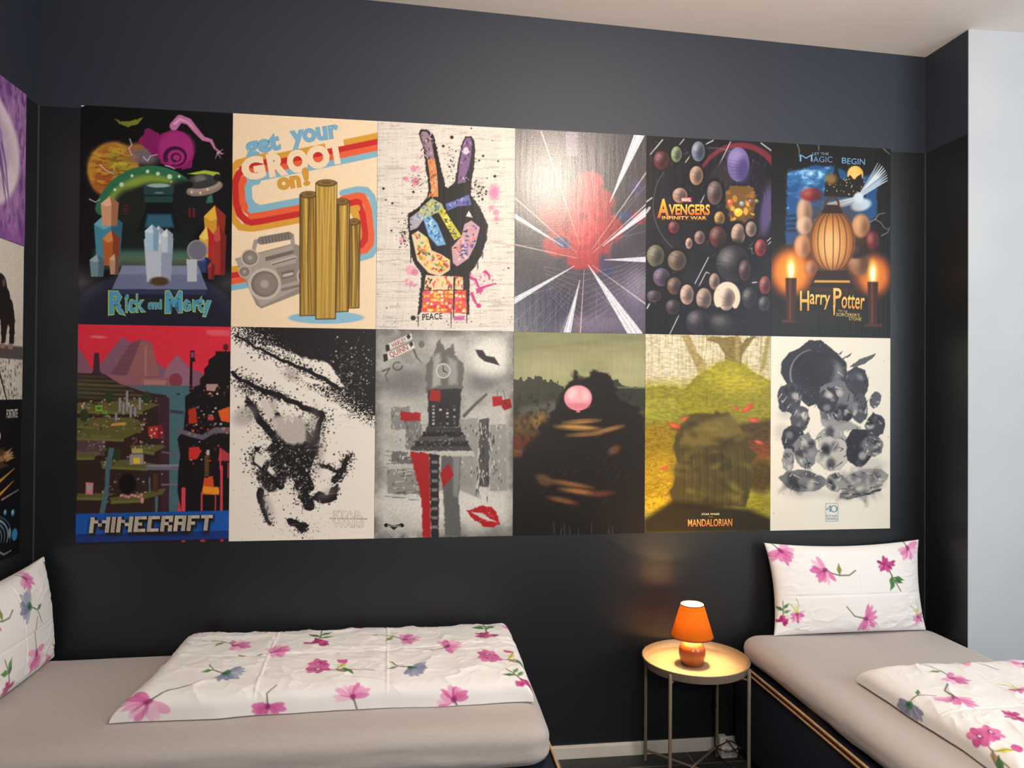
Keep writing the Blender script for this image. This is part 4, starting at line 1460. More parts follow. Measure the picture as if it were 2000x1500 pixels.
    for s_, x0, y0, x1, y1 in (('STAR', 735, 1280, 942, 1324), ('WARS', 728, 1348, 950, 1396)):
        p.outlined(s_, x0, y0, x1, y1, lt, dk, .024, bold=.015)
    p.text('THE FORCE AWAKENS', 704, 1329, 976, 1341, '#6a645e', bold=.01)
    return hang(p, 1, 1, 'poster', M_paper_h, 'white poster with black ink spatter and thin outlined lettering at its lower right')


# --- bottom row, third: grey grunge city with red accents
def art_grunge():
    p = mk([(15, 0), (1002, 26), (995, 1467), (-4, 1500)], '#a8a6a0')
    c = p.cv
    n = c.nz(180, 130, 5)
    c.fill(np.clip((n - .4) * 3, 0, 1), '#c2c0b8', .8)
    c.fill(np.clip((.42 - n) * 4, 0, 1), '#7c7b78', .8)
    c.el(210, 380, 170, 110, '#68686a', 0, 160, .7)
    c.el(780, 380, 130, 70, '#66676a', 0, 120, .8)
    c.el(820, 200, 140, 130, '#dcdad2', 0, 130)
    ed = np.minimum(np.minimum(c.X, 1000 - c.X), np.minimum(c.Y, 1490 - c.Y))
    c.fill(np.clip((70 - ed) / 70, 0, 1) * c.nz(40, 40, 8) * 1.2, '#4c4a48', .8)
    c.el(500, 1260, 520, 120, '#d2d0c8', 0, 140, .9)
    c.mul(.08, 8, 8, 2, 2)
    r = random.Random(44)
    # ruined towers
    for x0, x1, y0, y1, col in ((120, 250, 560, 720, '#7a7a78'), (600, 740, 650, 1120, '#8c8c88'), (750, 820, 650, 1120, '#403f40'), (830, 950, 680, 1150, '#8a8984'), (120, 270, 880, 960, '#5a5a5a'), (90, 300, 1000, 1180, '#83827e'), (220, 330, 640, 860, '#6c6b6a')):
        c.po([(x0, y0), (x1, y0 + r.uniform(-20, 20)), (x1, y1), (x0, y1)], col, 4, .85, 12)
        for k in range(int((x1 - x0) * (y1 - y0) / 1600)):
            x, y = r.uniform(x0, x1 - 12), r.uniform(y0, y1 - 20)
            c.po([(x, y), (x + 8, y), (x + 8, y + 18), (x, y + 18)], r.choice(['#d8d6d0', '#3c3c3c', '#a8a6a2']), 0, .7)
    c.po([(300, 1060), (420, 1000), (640, 1000), (760, 1180), (760, 1210), (560, 1130), (300, 1200)], '#8b8a86', 12, .8)
    for k in range(40):
        x, y = r.uniform(60, 320), r.uniform(860, 1230)
        c.ln([(x, y), (x + r.uniform(20, 90), y + r.uniform(-10, 6))], 4, 2, r.choice(['#3a3a3a', '#d0cec8', '#6a6a68']), 0, .7)
        x, y = r.uniform(720, 860), r.uniform(650, 1200)
        c.ln([(x, y), (x + r.uniform(-20, 20), y + r.uniform(20, 60))], 5, 2, r.choice(['#3a3a3a', '#d0cec8', '#2a2a2a']), 0, .7)
    # dark clock tower with lit openings, steps at its foot and long cloth banners below
    c.po([(470, 60), (500, 150), (560, 110), (575, 190), (640, 260), (630, 430), (610, 560), (600, 700), (380, 700), (385, 560), (370, 430), (360, 260), (420, 180), (440, 120)], '#636260', 10, 1, 14)
    c.po([(420, 190), (470, 170), (470, 400), (410, 420)], '#aeaca4', 24, .8, 8)
    c.po([(520, 200), (590, 230), (590, 400), (530, 400)], '#a09e98', 30, .8, 8)
    c.el(490, 300, 52, 54, '#c9c7bf')
    c.el(490, 300, 44, 46, '#8e8c87')
    c.ln([(490, 300), (490, 268)], 4, 3, '#2b292a')
    c.ln([(490, 300), (515, 312)], 4, 3, '#2b292a')
    c.po([(378, 430), (618, 430), (604, 700), (384, 700)], '#2a282a', 8, 1, 10)
    c.po([(392, 436), (470, 436), (470, 520), (392, 512)], '#96201f', 6, 1, 8)
    for k in range(6):
        for j in range(4):
            c.po([(410 + j * 50, 545 + k * 25), (428 + j * 50, 545 + k * 25), (428 + j * 50, 560 + k * 25), (410 + j * 50, 560 + k * 25)], r.choice(['#8a8884', '#4a484a', '#bdbbb4', '#1a181a']))
    for k in range(6):
        c.po([(372 - k * 27, 700 + k * 34), (612 + k * 19, 700 + k * 34), (622 + k * 19, 738 + k * 34), (362 - k * 27, 738 + k * 34)], ['#3a383a', '#242224', '#4e4c4c', '#2c2a2c', '#444244', '#b9b7b0'][k], 4, 1, 8)
    c.spl(160, 460, 800, 120, 60, 3, 9, ['#1f1d1f', '#6a6866', '#8e8c88'], 51, .8)
    c.po([(250, 880), (390, 890), (400, 1490), (340, 1490), (330, 1200)], '#a01f22', 6, 1, 10)
    c.po([(390, 890), (460, 900), (455, 1490), (400, 1490)], '#2b292a', 6, 1, 8)
    c.po([(470, 905), (620, 915), (600, 1200), (620, 1480), (500, 1480), (490, 1200)], '#5b5b5a', 6, 1, 10)
    c.po([(560, 910), (612, 915), (596, 1200), (560, 1190)], '#8a8a88', 20, .8)
    c.po([(180, 590), (330, 600), (325, 662), (185, 650)], '#9c1f22', 6, 1, 10)
    c.ln([(640, 620), (720, 540), (800, 470)], 12, 8, '#565555', 8)
    for k in range(8):
        c.po([(405, 940 + k * 66), (448, 940 + k * 66), (448, 962 + k * 66), (405, 962 + k * 66)], '#77706c', 3)
    # playing-card pips, lips and dice
    c.po([(525, 955), (565, 1040), (490, 1130), (465, 1030)], '#9c2024')
    c.po([(842, 485), (915, 480), (925, 545), (850, 555)], '#a3191c')
    c.po([(910, 510), (975, 498), (990, 560), (935, 582), (915, 560)], '#8c1518')
    for x, y in ((865, 505), (895, 530), (940, 530), (965, 550)):
        c.el(x, y, 5, 5, '#5c0e10')
    c.ln([(880, 440), (885, 480)], 2, 2, '#4a4a4a')
    c.ln([(925, 440), (940, 500)], 2, 2, '#4a4a4a')
    c.po([(660, 1295), (730, 1270), (770, 1255), (800, 1268), (840, 1265), (880, 1310), (902, 1385), (850, 1410), (780, 1400), (700, 1350)], '#a81a1e', 4, 1, 9)
    c.po([(690, 1302), (770, 1310), (830, 1345), (890, 1380), (820, 1365), (740, 1335)], '#c4bfb8', 4, 1, 9)
    c.spl(40, 790, 1330, 50, 30, 2, 5, ['#c8c4bc'], 3, .7)
    # plain dark bird shape in the pale disc
    c.po([(720, 150), (775, 155), (800, 195), (860, 205), (900, 265), (850, 250), (790, 235), (745, 200)], '#2c2c2c', 4)
    # title ribbon
    c.po([(80, 112), (262, 30), (272, 72), (92, 158)], '#cfccc4')
    c.po([(62, 180), (280, 92), (288, 135), (70, 235)], '#d4d1c9')
    c.po([(80, 112), (105, 108), (112, 150), (84, 160)], '#2a2626')
    c.po([(62, 180), (92, 174), (98, 222), (68, 236)], '#2a2626')
    for x, y in ((243, 54), (262, 108)):
        c.po([(x, y - 22), (x + 16, y), (x, y + 22), (x - 16, y)], '#2a2424')
    c.el(335, 110, 22, 26, '#6c6862')
    c.ln([(280, 150), (300, 200), (330, 235)], 8, 3, '#5c5852')
    c.ln(arc(165, 265, 32, 28, 0, 300), 7, 4, '#5c5852')
    c.ln([(60, 300), (110, 280), (80, 330), (95, 380)], 7, 3, '#5c5852')
    p.text('HARLEY', 122, 78, 230, 112, '#9a3a34', bold=.012, rot=-25)
    p.text('QUINN', 105, 138, 245, 184, '#9a3a34', bold=.012, rot=-24)
    p.poly([(62, 1400), (82, 1388), (100, 1398), (135, 1402), (170, 1396), (190, 1386), (210, 1402), (200, 1418), (165, 1414), (135, 1438), (105, 1416), (72, 1418)], '#1c1a1a')
    p.text('BATMAN', 90, 1402, 182, 1416, '#a8a6a0', bold=.02)
    return hang(p, 2, 1, 'poster', M_paper, 'grey grunge city poster with red accents, red lips print and a slanted title ribbon')


# --- bottom row, fourth: olive landscape, dark hill and a pink balloon
def art_balloon():
    p = mk([(8, 0), (971, 15), (971, 1481), (0, 1500)], '#8d8c66')
    c = p.cv
    X, Y = c.X, c.Y
    c.fill(np.clip(1 - Y / 260, 0, 1), '#7c7c58', .8)
    c.mul(.10, 260, 40, 4)
    c.el(250, 300, 260, 120, '#a5a67c', 0, 160, .6)
    c.el(850, 300, 160, 120, '#a0a27a', 0, 120, .7)
    # tree line and brown fields
    n = c.nz(28, 60, 5)
    c.fill((Y > 290 + 110 * n + np.clip((X - 250) * .5, 0, 60)) & (X < 480), '#34342a', .96)
    c.fill((Y > 330 + 130 * n + np.clip((X - 790) * .8, -60, 40)) & (X > 560) & (X < 830), '#2c3026', .95)
    c.fill((Y > 400 + 10 * n) & (X > 600), '#2b2d24', .98)
    c.po([(690, 402), (971, 408), (971, 416), (690, 412)], '#7c8468', 6, .8)
    c.po([(60, 560), (330, 505), (360, 560), (300, 610), (20, 640)], '#5c5c52', 40, .8)
    c.po([(-10, 610), (320, 590), (320, 780), (-10, 800)], '#4c3c20', 50, 1, 20)
    c.el(200, 660, 70, 60, '#8a6c34', 10, 60, .8)
    c.el(60, 690, 60, 40, '#6a5028', 0, 40, .8)
    c.po([(-10, 765), (250, 760), (240, 850), (-10, 880)], '#5c2c1c', 30, 1, 14)
    c.po([(-10, 870), (200, 870), (180, 925), (-10, 930)], '#6c4424', 12)
    c.el(880, 640, 110, 60, '#7a6634', -8, 70, .8)
    c.fill(np.clip((c.nz(22, 30, 9) - .5) * 4, 0, 1) * (Y > 450) * (Y < 900), '#1c160e', .6)
    c.po([(-10, 930), (971, 760), (971, 1510), (-10, 1510)], '#120d0a', 60)
    # dark wooded hill filling the lower half
    c.po([(0, 1500), (0, 980), (150, 800), (280, 600), (360, 400), (450, 310), (520, 330), (600, 270), (680, 300), (800, 480), (880, 540), (971, 640), (971, 1500)], '#17110c', 30, 1, 44, 70)
    # ploughed strips of field on the slope
    for x, y, q, t, rot, col in ((500, 660, 120, 16, -4, '#b88a48'), (470, 705, 150, 20, 3, '#c8984f'), (520, 755, 110, 14, -3, '#a87a40'), (690, 720, 100, 12, -14, '#8a6638'),
                                 (420, 1120, 150, 18, 10, '#8c5c30'), (480, 1175, 130, 20, 8, '#a06c3a'), (360, 1240, 100, 20, 12, '#7c4e2a'), (250, 1090, 80, 16, 20, '#5a4028')):
        c.el(x, y, q, t, col, rot, 22, .85)
        c.ln([(x - q * .8, y + 4), (x + q * .8, y + 4 + 1.6 * q * math.tan(math.radians(rot)))], 2, 2, '#2a1c10', 3, .7)
    for k, (x, y, rx, ry, rot, col) in enumerate(((650, 1190, 90, 22, -4, '#5c2c20'), (225, 1090, 60, 40, 30, '#5a4028'), (740, 870, 50, 30, -30, '#5c402a'), (700, 720, 90, 16, -14, '#8a6638'))):
        c.el(x, y, rx, ry, col, rot, 26, .85)
    r = random.Random(2)
    for k in range(60):
        x, y = r.uniform(180, 880), r.uniform(780, 1300)
        c.ln([(x, y), (x + r.uniform(10, 40), y - r.uniform(10, 46))], 2, 1, r.choice(['#4c3622', '#6a4c2e', '#2e2116']), 0, .5)
    for k in range(9):
        x = r.uniform(180, 900)
        c.ln([(x, 1500), (x + r.uniform(-8, 8), 1500 - r.uniform(30, 110))], 2, 1.5, '#7c7468', 0, .7)
    # balloon
    c.el(473, 487, 102, 93, '#d98a98', 0, 4)
    c.el(473, 470, 84, 66, '#e6a6ae', 0, 40)
    c.el(430, 455, 30, 40, '#f0c6c8', 20, 26, .8)
    c.el(480, 545, 70, 24, '#c8707f', 0, 26, .8)
    c.el(530, 470, 24, 40, '#eebcc0', -15, 22, .7)
    c.po([(464, 578), (484, 578), (490, 594), (458, 594)], '#c8707f')
    c.mul(.05, 6, 90, 7)
    return hang(p, 3, 1, 'poster', M_paper_v, 'olive and near-black landscape poster with one pink ball above the middle')


# --- bottom row, fifth: yellow-green moss wood with a brown boulder
def art_moss():
    p = mk([(0, 0), (970, 8), (970, 1496), (0, 1500)], '#9a9234')
    c = p.cv
    X, Y = c.X, c.Y
    c.fill(np.clip((420 - Y) / 120, 0, 1), '#cfc6ae', .95)
    n = c.nz(9, 260, 3, 3)
    c.fill(np.clip((n - .5) * 5, 0, 1) * np.clip((400 - Y) / 200, 0, 1), '#a89c6c', .7)
    c.fill(np.clip((c.nz(7, 200, 13, 3) - .55) * 5, 0, 1) * np.clip((400 - Y) / 200, 0, 1) * (X > 450), '#8c8448', .7)
    # tree
    c.po([(270, 0), (330, 0), (390, 120), (470, 230), (480, 300), (410, 300), (340, 150)], '#a08e5c', 10, 1, 8)
    c.po([(465, 25), (520, 8), (600, 20), (720, 0), (740, 60), (820, 0), (860, 0), (780, 100), (745, 150), (740, 230), (610, 230), (610, 150), (560, 70), (470, 45)], '#7c6a38', 8, 1, 8)
    c.po([(690, 10), (720, 10), (725, 200), (690, 210)], '#a8955c', 24, .7)
    c.po([(940, 0), (974, 0), (920, 260), (880, 300)], '#968a4c', 10, .9)
    # moss banks
    c.po([(230, 480), (400, 310), (560, 220), (640, 195), (760, 225), (860, 300), (980, 360), (980, 700), (230, 700)], '#86801e', 14, 1, 12)
    c.el(640, 300, 170, 80, '#a29a22', 0, 120, .9)
    c.el(730, 380, 200, 70, '#b0a224', 0, 120, .7)
    c.po([(0, 420), (140, 385), (330, 420), (240, 480), (0, 520)], '#878028', 12, 1, 10)
    c.el(110, 530, 120, 50, '#8f8c30', 0, 30)
    c.el(130, 640, 190, 70, '#888a2e', -6, 30)
    c.po([(-10, 680), (260, 650), (240, 1290), (-10, 1290)], '#8a7418', 60, 1)
    c.el(110, 1090, 130, 180, '#b08f18', 0, 130, .8)
    c.el(70, 1280, 160, 60, '#c2a01c', 0, 60, .8)
    c.po([(700, 680), (980, 640), (980, 900), (800, 900)], '#4a3a1c', 60)
    c.el(880, 900, 140, 90, '#7a3f1c', 0, 90, .8)
    c.el(900, 1080, 120, 130, '#4c3c14', 0, 90)
    c.el(890, 1300, 110, 70, '#86801e', 0, 60, .9)
    c.mul(.22, 26, 10, 9, 3)
    c.fill(np.clip((c.nz(16, 7, 21, 3) - .6) * 5, 0, 1) * (Y > 650) * (X < 280), '#5c4a10', .7)
    # mossy boulder heap and a fallen dark trunk
    c.po([(220, 1300), (205, 1180), (240, 960), (225, 850), (260, 720), (330, 640), (520, 560), (640, 600), (745, 700), (800, 830), (870, 935), (800, 1000), (815, 1180), (800, 1320)], '#463d1c', 24, 1, 40, 120)
    c.po([(270, 850), (300, 740), (380, 680), (560, 640), (690, 680), (740, 760), (560, 830), (400, 850)], '#6a5c2a', 40, 1, 20)
    rr = random.Random(19)
    for k in range(70):
        x, y, q = rr.uniform(250, 790), rr.uniform(620, 1280), rr.uniform(20, 70)
        c.el(x, y, q, q * rr.uniform(.3, .7), rr.choice(['#5c4f24', '#332b14', '#6e6230', '#4c4a22', '#2a2412', '#7c7434']), rr.uniform(-40, 40), q * .7, .55)
    for k in range(26):
        x = 270 + k * 20
        c.ln([(x, 860 + (k % 5) * 12), (x + 12, 1080), (x + 4, 1290)], 3, 2, ['#463c1e', '#241f10', '#5a4e28'][k % 3], 4, .5)
    # autumn leaves
    for x, y, q, rot in ((225, 690, 46, 20), (300, 640, 30, -30), (790, 560, 50, -35), (840, 650, 44, 10), (700, 560, 26, 40), (880, 820, 34, 20), (150, 1010, 30, -20)):
        c.el(x, y, q, q * .42, '#b84a30', rot, 6)
        c.el(x - q * .2, y, q * .5, q * .2, '#d06a48', rot, 8, .8)
    c.po([(-10, 1400), (200, 1260), (500, 1290), (800, 1330), (980, 1400), (980, 1510), (-10, 1510)], '#231c0e', 60, .95)
    c.mul(.05, 5, 60, 17)
    p.text('STAR WARS', 434, 1356, 572, 1370, '#d8cfa8', bold=.02, shear=.04)
    p.text('THE', 486, 1381, 520, 1387, '#a8a078')
    p.text('MANDALORIAN', 330, 1400, 672, 1456, '#e0a850', c2='#c06a3c', bold=.01)
    return hang(p, 4, 1, 'poster', M_paper, 'yellow-green mossy forest poster with dark brown centre and small orange lettering')


# --- bottom row, sixth: white sheet with ink-wash boulders and a small square emblem
def art_wash():
    p = mk([(0, 0), (937, 8), (937, 1492), (0, 1504)], '#e2dccd')
    c = p.cv
    K = '#23242c'
    r = random.Random(63)
    G = ['#3a3b44', '#55565e', '#7c7c82', '#2a2b33', '#9a9a9c']
    for x, y, rx, ry in ((110, 600, 50, 40), (90, 740, 60, 60), (780, 1000, 120, 60), (250, 1200, 150, 50), (120, 250, 40, 70), (560, 1230, 120, 30)):
        c.el(x, y, rx, ry, '#b4b0a8', 0, 70, .6)

    def rock(x, y, rx, ry, col, rot=0, fac=7):
        pts = []
        rx, ry = rx * 1.2, ry * 1.16
        for k in range(18):
            a = k / 18 * 2 * PI
            q = 1 + r.uniform(-.12, .10)
            dx, dy = rx * q * math.cos(a), ry * q * math.sin(a)
            t = math.radians(rot)
            pts.append((x + dx * math.cos(t) - dy * math.sin(t), y + dx * math.sin(t) + dy * math.cos(t)))
        c.po(pts, col, 4, 1, 5)
        for k in range(fac):
            a = r.uniform(0, 6.28)
            c.el(x + rx * .5 * math.cos(a), y + ry * .5 * math.sin(a), rx * r.uniform(.15, .4), ry * r.uniform(.1, .35), r.choice(['#c9c5ba', '#8c8c8e', '#4a4b54', '#1c1d24']), r.uniform(0, 180), rx * .25, .7)
        for k in range(fac):
            a = r.uniform(0, 6.28)
            x0, y0 = x + rx * .7 * math.cos(a), y + ry * .7 * math.sin(a)
            c.ln([(x0, y0), (x0 + r.uniform(-.4, .4) * rx, y0 + r.uniform(-.4, .4) * ry)], 4, 1.5, r.choice(['#d2cec2', '#16171d']), 0, .8)
    rock(340, 290, 215, 215, '#30313a', 0, 4)
    c.el(350, 250, 150, 140, '#282931', 0, 60, .9)
    c.ln(arc(340, 290, 190, 190, 160, 260), 8, 3, '#8c8c90', 8, .8)
    rock(150, 470, 80, 110, '#3c3d46', 20, 8)
    rock(660, 360, 90, 110, '#3a3b44', 10, 5)
    rock(690, 560, 60, 100, '#4a4b54', 0, 5)
    rock(500, 520, 120, 160, '#6c6c70', 0, 9)
    rock(440, 500, 70, 90, '#34353d', 10, 5)
    rock(560, 610, 60, 60, '#2a2b33', 0, 5)
    c.po([(390, 640), (620, 660), (760, 740), (540, 730), (400, 700)], '#8c8c8c', 14, .9, 12)
    rock(225, 640, 65, 90, '#4a4b52', 0, 7)
    rock(180, 800, 80, 90, '#34353d', 0, 4)
    rock(815, 690, 64, 84, '#3c3d46', 0, 7)
    rock(815, 490, 36, 60, '#55565e', 20, 4)
    rock(470, 790, 100, 80, '#9a9a98', 0, 8)
    rock(480, 920, 110, 120, '#b4b0a8', 0, 10)
    rock(275, 890, 72, 120, '#77777a', 0, 10)
    rock(690, 860, 90, 130, '#2a2b33', 0, 4)
    rock(800, 850, 70, 70, '#6a6a6e', 0, 8)
    rock(135, 960, 40, 80, '#8a8a8a', 0, 8)
    rock(250, 1120, 150, 70, '#6a6a6c', 8, 12)
    rock(500, 1130, 60, 70, '#8c8c8a', 30, 8)
    rock(710, 1120, 170, 70, '#8f8e8a', -12, 16)
    rock(700, 1200, 150, 36, '#7c7b78', -14, 12)
    c.po([(545, 1240), (620, 1260), (870, 1180), (860, 1200), (600, 1262)], K, 6, 1, 6)
    # dark splinters at the upper right
    c.po([(608, 235), (690, 175), (825, 125), (800, 160), (740, 205), (660, 235)], '#55565c', 0, 1, 5)
    for x, y in ((535, 125), (560, 165), (590, 150), (570, 235), (605, 140)):
        c.po([(x - 14, y + 10), (x + 26, y - 18), (x + 8, y + 14)], '#55565c')
    c.spl(260, 470, 700, 260, 300, 1.5, 5, ['#8c8c8c', '#55565c', '#b4b0a8'], 2, .6)
    # emblem
    B = '#7896a4'
    for rr in ((428, 1296, 524, 1296), (524, 1296, 524, 1434), (524, 1434, 428, 1434), (428, 1434, 428, 1296)):
        x0, y0, x1, y1 = rr
        if y0 == y1:
            x0, x1 = min(x0, x1), max(x0, x1)
            p.poly([(x0, y0 - 2), (x1, y0 - 2), (x1, y0 + 2), (x0, y0 + 2)], B)
        else:
            y0, y1 = min(y0, y1), max(y0, y1)
            p.poly([(x0 - 2, y0), (x0 + 2, y0), (x0 + 2, y1), (x0 - 2, y1)], B)
    p.text('4', 428, 1308, 474, 1362, B)
    p.text('0', 462, 1308, 522, 1366, B)
    p.text('STAR', 432, 1384, 520, 1402, B, bold=.02)
    p.text('WARS', 432, 1406, 520, 1424, B, bold=.02)
    return hang(p, 5, 1, 'poster', M_paper, 'white poster with dense grey ink drawing above a small blue square emblem')


# --- left wall: three landscape sheets, of which the right ends are seen
LW, LH = 0.913, 0.609


def hang_left(p, row, mat, label):
    return p.build('poster', mat, label, 'landscape posters stacked on the left wall',
                   (-0.1620, -0.100 - LW - row * 0.005, FLOOR_TO_ART + 1.823 - row * 0.611), (PI / 2, 0, PI / 2))


def mkl(bg):
    return Poster(LW, LH, [(0, 0), (913, 0), (913, 609), (0, 609)], bg, 0.003)


def art_left_violet():
    p = mkl('#7c5590')
    c = p.cv
    n = c.nz(60, 90, 4)
    c.fill(np.clip((n - .4) * 3, 0, 1), '#b487b4', .9)
    c.fill(np.clip((c.nz(14, 40, 7) - .55) * 5, 0, 1), '#54306e', .7)
    c.el(560, 290, 310, 235, '#d2c4cf', 0, 26)
    c.el(540, 290, 270, 205, '#b9a6ba', 0, 60)
    c.fill(np.clip((c.nz(50, 50, 9) - .5) * 4, 0, 1) * (((c.X - 560) / 300) ** 2 + ((c.Y - 290) / 225) ** 2 < 1), '#d8ccd6', .7)
    r = random.Random(1)
    for k in range(40):
        x = r.uniform(300, 760)
        c.ln([(x, 180 + r.uniform(-30, 80)), (x + 30, 320), (x + r.uniform(40, 90), 430 + r.uniform(-30, 60))], 7, 1.5, r.choice(['#5c3880', '#7c58a0', '#3c2458', '#8c6cb0']), 4, .7)
    c.fill(np.clip((c.Y - 500) / 80, 0, 1) * np.clip((c.nz(9, 9, 5) - .35) * 3, 0, 1), '#8c4ca0', .7)
    return hang_left(p, 0, M_paper, 'violet poster with a pale moon, highest on the left wall')


def art_left_beam():
    p = mkl('#cfc8bc')
    c = p.cv
    c.fill(np.clip((c.Y - 170) / 200, 0, 1) * np.clip(c.nz(60, 60, 3) * 1.4, 0, 1), '#a9a49a', .7)
    r = random.Random(3)
    for k in range(700):
        x, y = r.uniform(0, 913), r.uniform(452, 609)
        c.po([(x, y), (x + r.uniform(3, 9), y), (x + r.uniform(3, 9), y + r.uniform(4, 16)), (x, y + r.uniform(4, 16))], r.choice(['#6a665f', '#3c3a37', '#a8a398', '#d8d3c8', '#8c877d']))
    c.po([(0, 398), (913, 398), (913, 408), (0, 408)], '#8c877d')
    c.po([(0, 400), (913, 402), (913, 452), (0, 450)], '#4c4844')
    # long-armed black ape standing on the beam
    K = '#1c1816'
    for ox in (0, -330):
        c.po([(690 + ox, 190), (730 + ox, 150), (770 + ox, 150), (800 + ox, 185), (835 + ox, 240), (852 + ox, 300), (850 + ox, 350), (843 + ox, 392), (815 + ox, 395), (812 + ox, 330), (800 + ox, 320), (786 + ox, 395), (755 + ox, 395), (752 + ox, 310), (700 + ox, 260)], K, 0, 1, 6)
        c.el(745 + ox, 175, 46, 44, K)
        c.el(722 + ox, 190, 22, 24, '#9a7c70')
        c.el(770 + ox, 165, 12, 16, '#5a463e')
        c.el(822 + ox, 404, 20, 12, '#8c7068')
        c.el(768 + ox, 404, 20, 10, '#8c7068')
    c.ln([(730, 470), (800, 609)], 5, 4, K)
    c.mul(.06, 5, 5, 4, 2)
    return hang_left(p, 1, M_paper, 'black and white poster of an ape on a steel beam above a city')


def art_left_black():
    p = mkl('#0d0c10')
    c = p.cv
    r = random.Random(9)
    for k in range(14):
        x, y = r.uniform(560, 800), r.uniform(190, 240)
        c.po([(x, y), (x + 70, y - 12), (x + 40, y + 8), (x + 84, y + 14), (x + 20, y + 26)], r.choice(['#8a6a3c', '#b08c5c', '#c8a878', '#4a3820']), 0, .9, 5)
    c.el(752, 140, 13, 20, '#d2cabc', 20)
    for pts, w0 in (([(560, 400), (700, 330), (868, 268)], 16), ([(560, 460), (700, 385), (862, 316)], 18), ([(300, 420), (560, 340), (700, 250)], 14)):
        c.ln(pts, w0, 1.5, '#b8862c')
    c.ln([(780, 378), (900, 356)], 4, 2, '#8c8070')
    for x, y, q in ((805, 430, 11), (860, 440, 13)):
        c.el(x, y, q, q, '#3f7890')
        c.el(x - 3, y - 3, q * .5, q * .5, '#8cc0d0', 0, 4)
    for k in range(5):
        c.ln(arc(700, 520, 60 + k * 22, 40 + k * 12, 260, 380), 5, 2, r.choice(['#5c7c8c', '#8ca4ae', '#344c5c']))
    c.el(875, 528, 20, 24, '#2f78a8')
    c.el(838, 515, 10, 20, '#6c8490')
    c.ln([(740, 560), (800, 590), (850, 585)], 4, 2, '#7c8c94')
    p.text('FORTNITE', 806, 36, 886, 70, '#d8d4d0', bold=.0)
    return hang_left(p, 2, M_paper, 'black poster with gold streaks and blue droplets, lowest on the left wall')


for fn in (art_planet, art_stripes, art_hand, art_burst, art_collage, art_candles, art_terraces, art_ink, art_grunge, art_balloon, art_moss, art_wash,
           art_left_violet, art_left_beam, art_left_black):
    fn()


# ------------------------------------------------------------------ the room shell
XL, XR, YW = -0.163, 3.843, -0.283


def zc(x):
    return 3.291 + (3.843 - x) * 0.0278


def slab(name, pts, mats, mi=None):
    """hexahedron from 8 points: bottom ring then top ring"""
    mb = MB()
    mb.add(pts, [(3, 2, 1, 0), (4, 5, 6, 7), (0, 1, 5, 4), (1, 2, 6, 5), (2, 3, 7, 6), (3, 0, 4, 7)])
    o = mb.build(name, mats)
    o['kind'] = 'structure'
    return o


def prism(name, ring, mat):
    """vertical wall over a ground-plan ring, its top cut to the ceiling"""
    n = len(ring)
    mb = MB()
    mb.add([(x, y, 0) for x, y in ring] + [(x, y, zc(x)) for x, y in ring],
           [tuple(reversed(range(n))), tuple(range(n, 2 * n))] + [(i, (i + 1) % n, n + (i + 1) % n, n + i) for i in range(n)])
    o = mb.build(name, mat)
    o['kind'] = 'structure'
    return o


slab('floor', [(XL - .15, -5, -.06), (6.2, -5, -.06), (6.2, .15, -.06), (XL - .15, .15, -.06),
               (XL - .15, -5, 0), (6.2, -5, 0), (6.2, .15, 0), (XL - .15, .15, 0)], M_floor)
a, b = zc(XL - .15), zc(6.2)
slab('ceiling', [(XL - .15, -5, a), (6.2, -5, b), (6.2, .15, b), (XL - .15, .15, a),
                 (XL - .15, -5, a + .08), (6.2, -5, b + .08), (6.2, .15, b + .08), (XL - .15, .15, a + .08)], M_ceil)
prism('wall_back', [(XL, 0), (XR, 0), (XR, .15), (XL, .15)], M_wall)
prism('wall_left', [(XL - .15, -5), (XL, -5), (XL, .15), (XL - .15, .15)], M_wall)
prism('wall_niche', [(XR, YW + .004), (XR + .1, YW + .004), (XR + .1, .15), (XR, .15)], M_wall)
prism('wall_right', [(XR, YW), (6.2, YW - .19), (6.2, YW + .15), (XR + .1, YW + .15), (XR + .1, YW + .004), (XR, YW + .004)], M_white)

M_bead = simple('grey_corner_bead', '#3a3d42', '#40434a', 0.5, 20)
for nm, x, dx in (('trim_1', XL, 1), ('trim_2', XR, -1)):
    o = MB().box(x, x + dx * .004, -.004, 0, .062, 2.822).build(nm, M_bead)
    o['kind'] = 'structure'
bb = MB()
bb.box(XL, XR, -.014, 0, 0, .052).box(XL, XR, -.009, 0, .052, .058)
o = bb.build('baseboard_back', M_base, bevel=.002)
o['kind'] = 'structure'


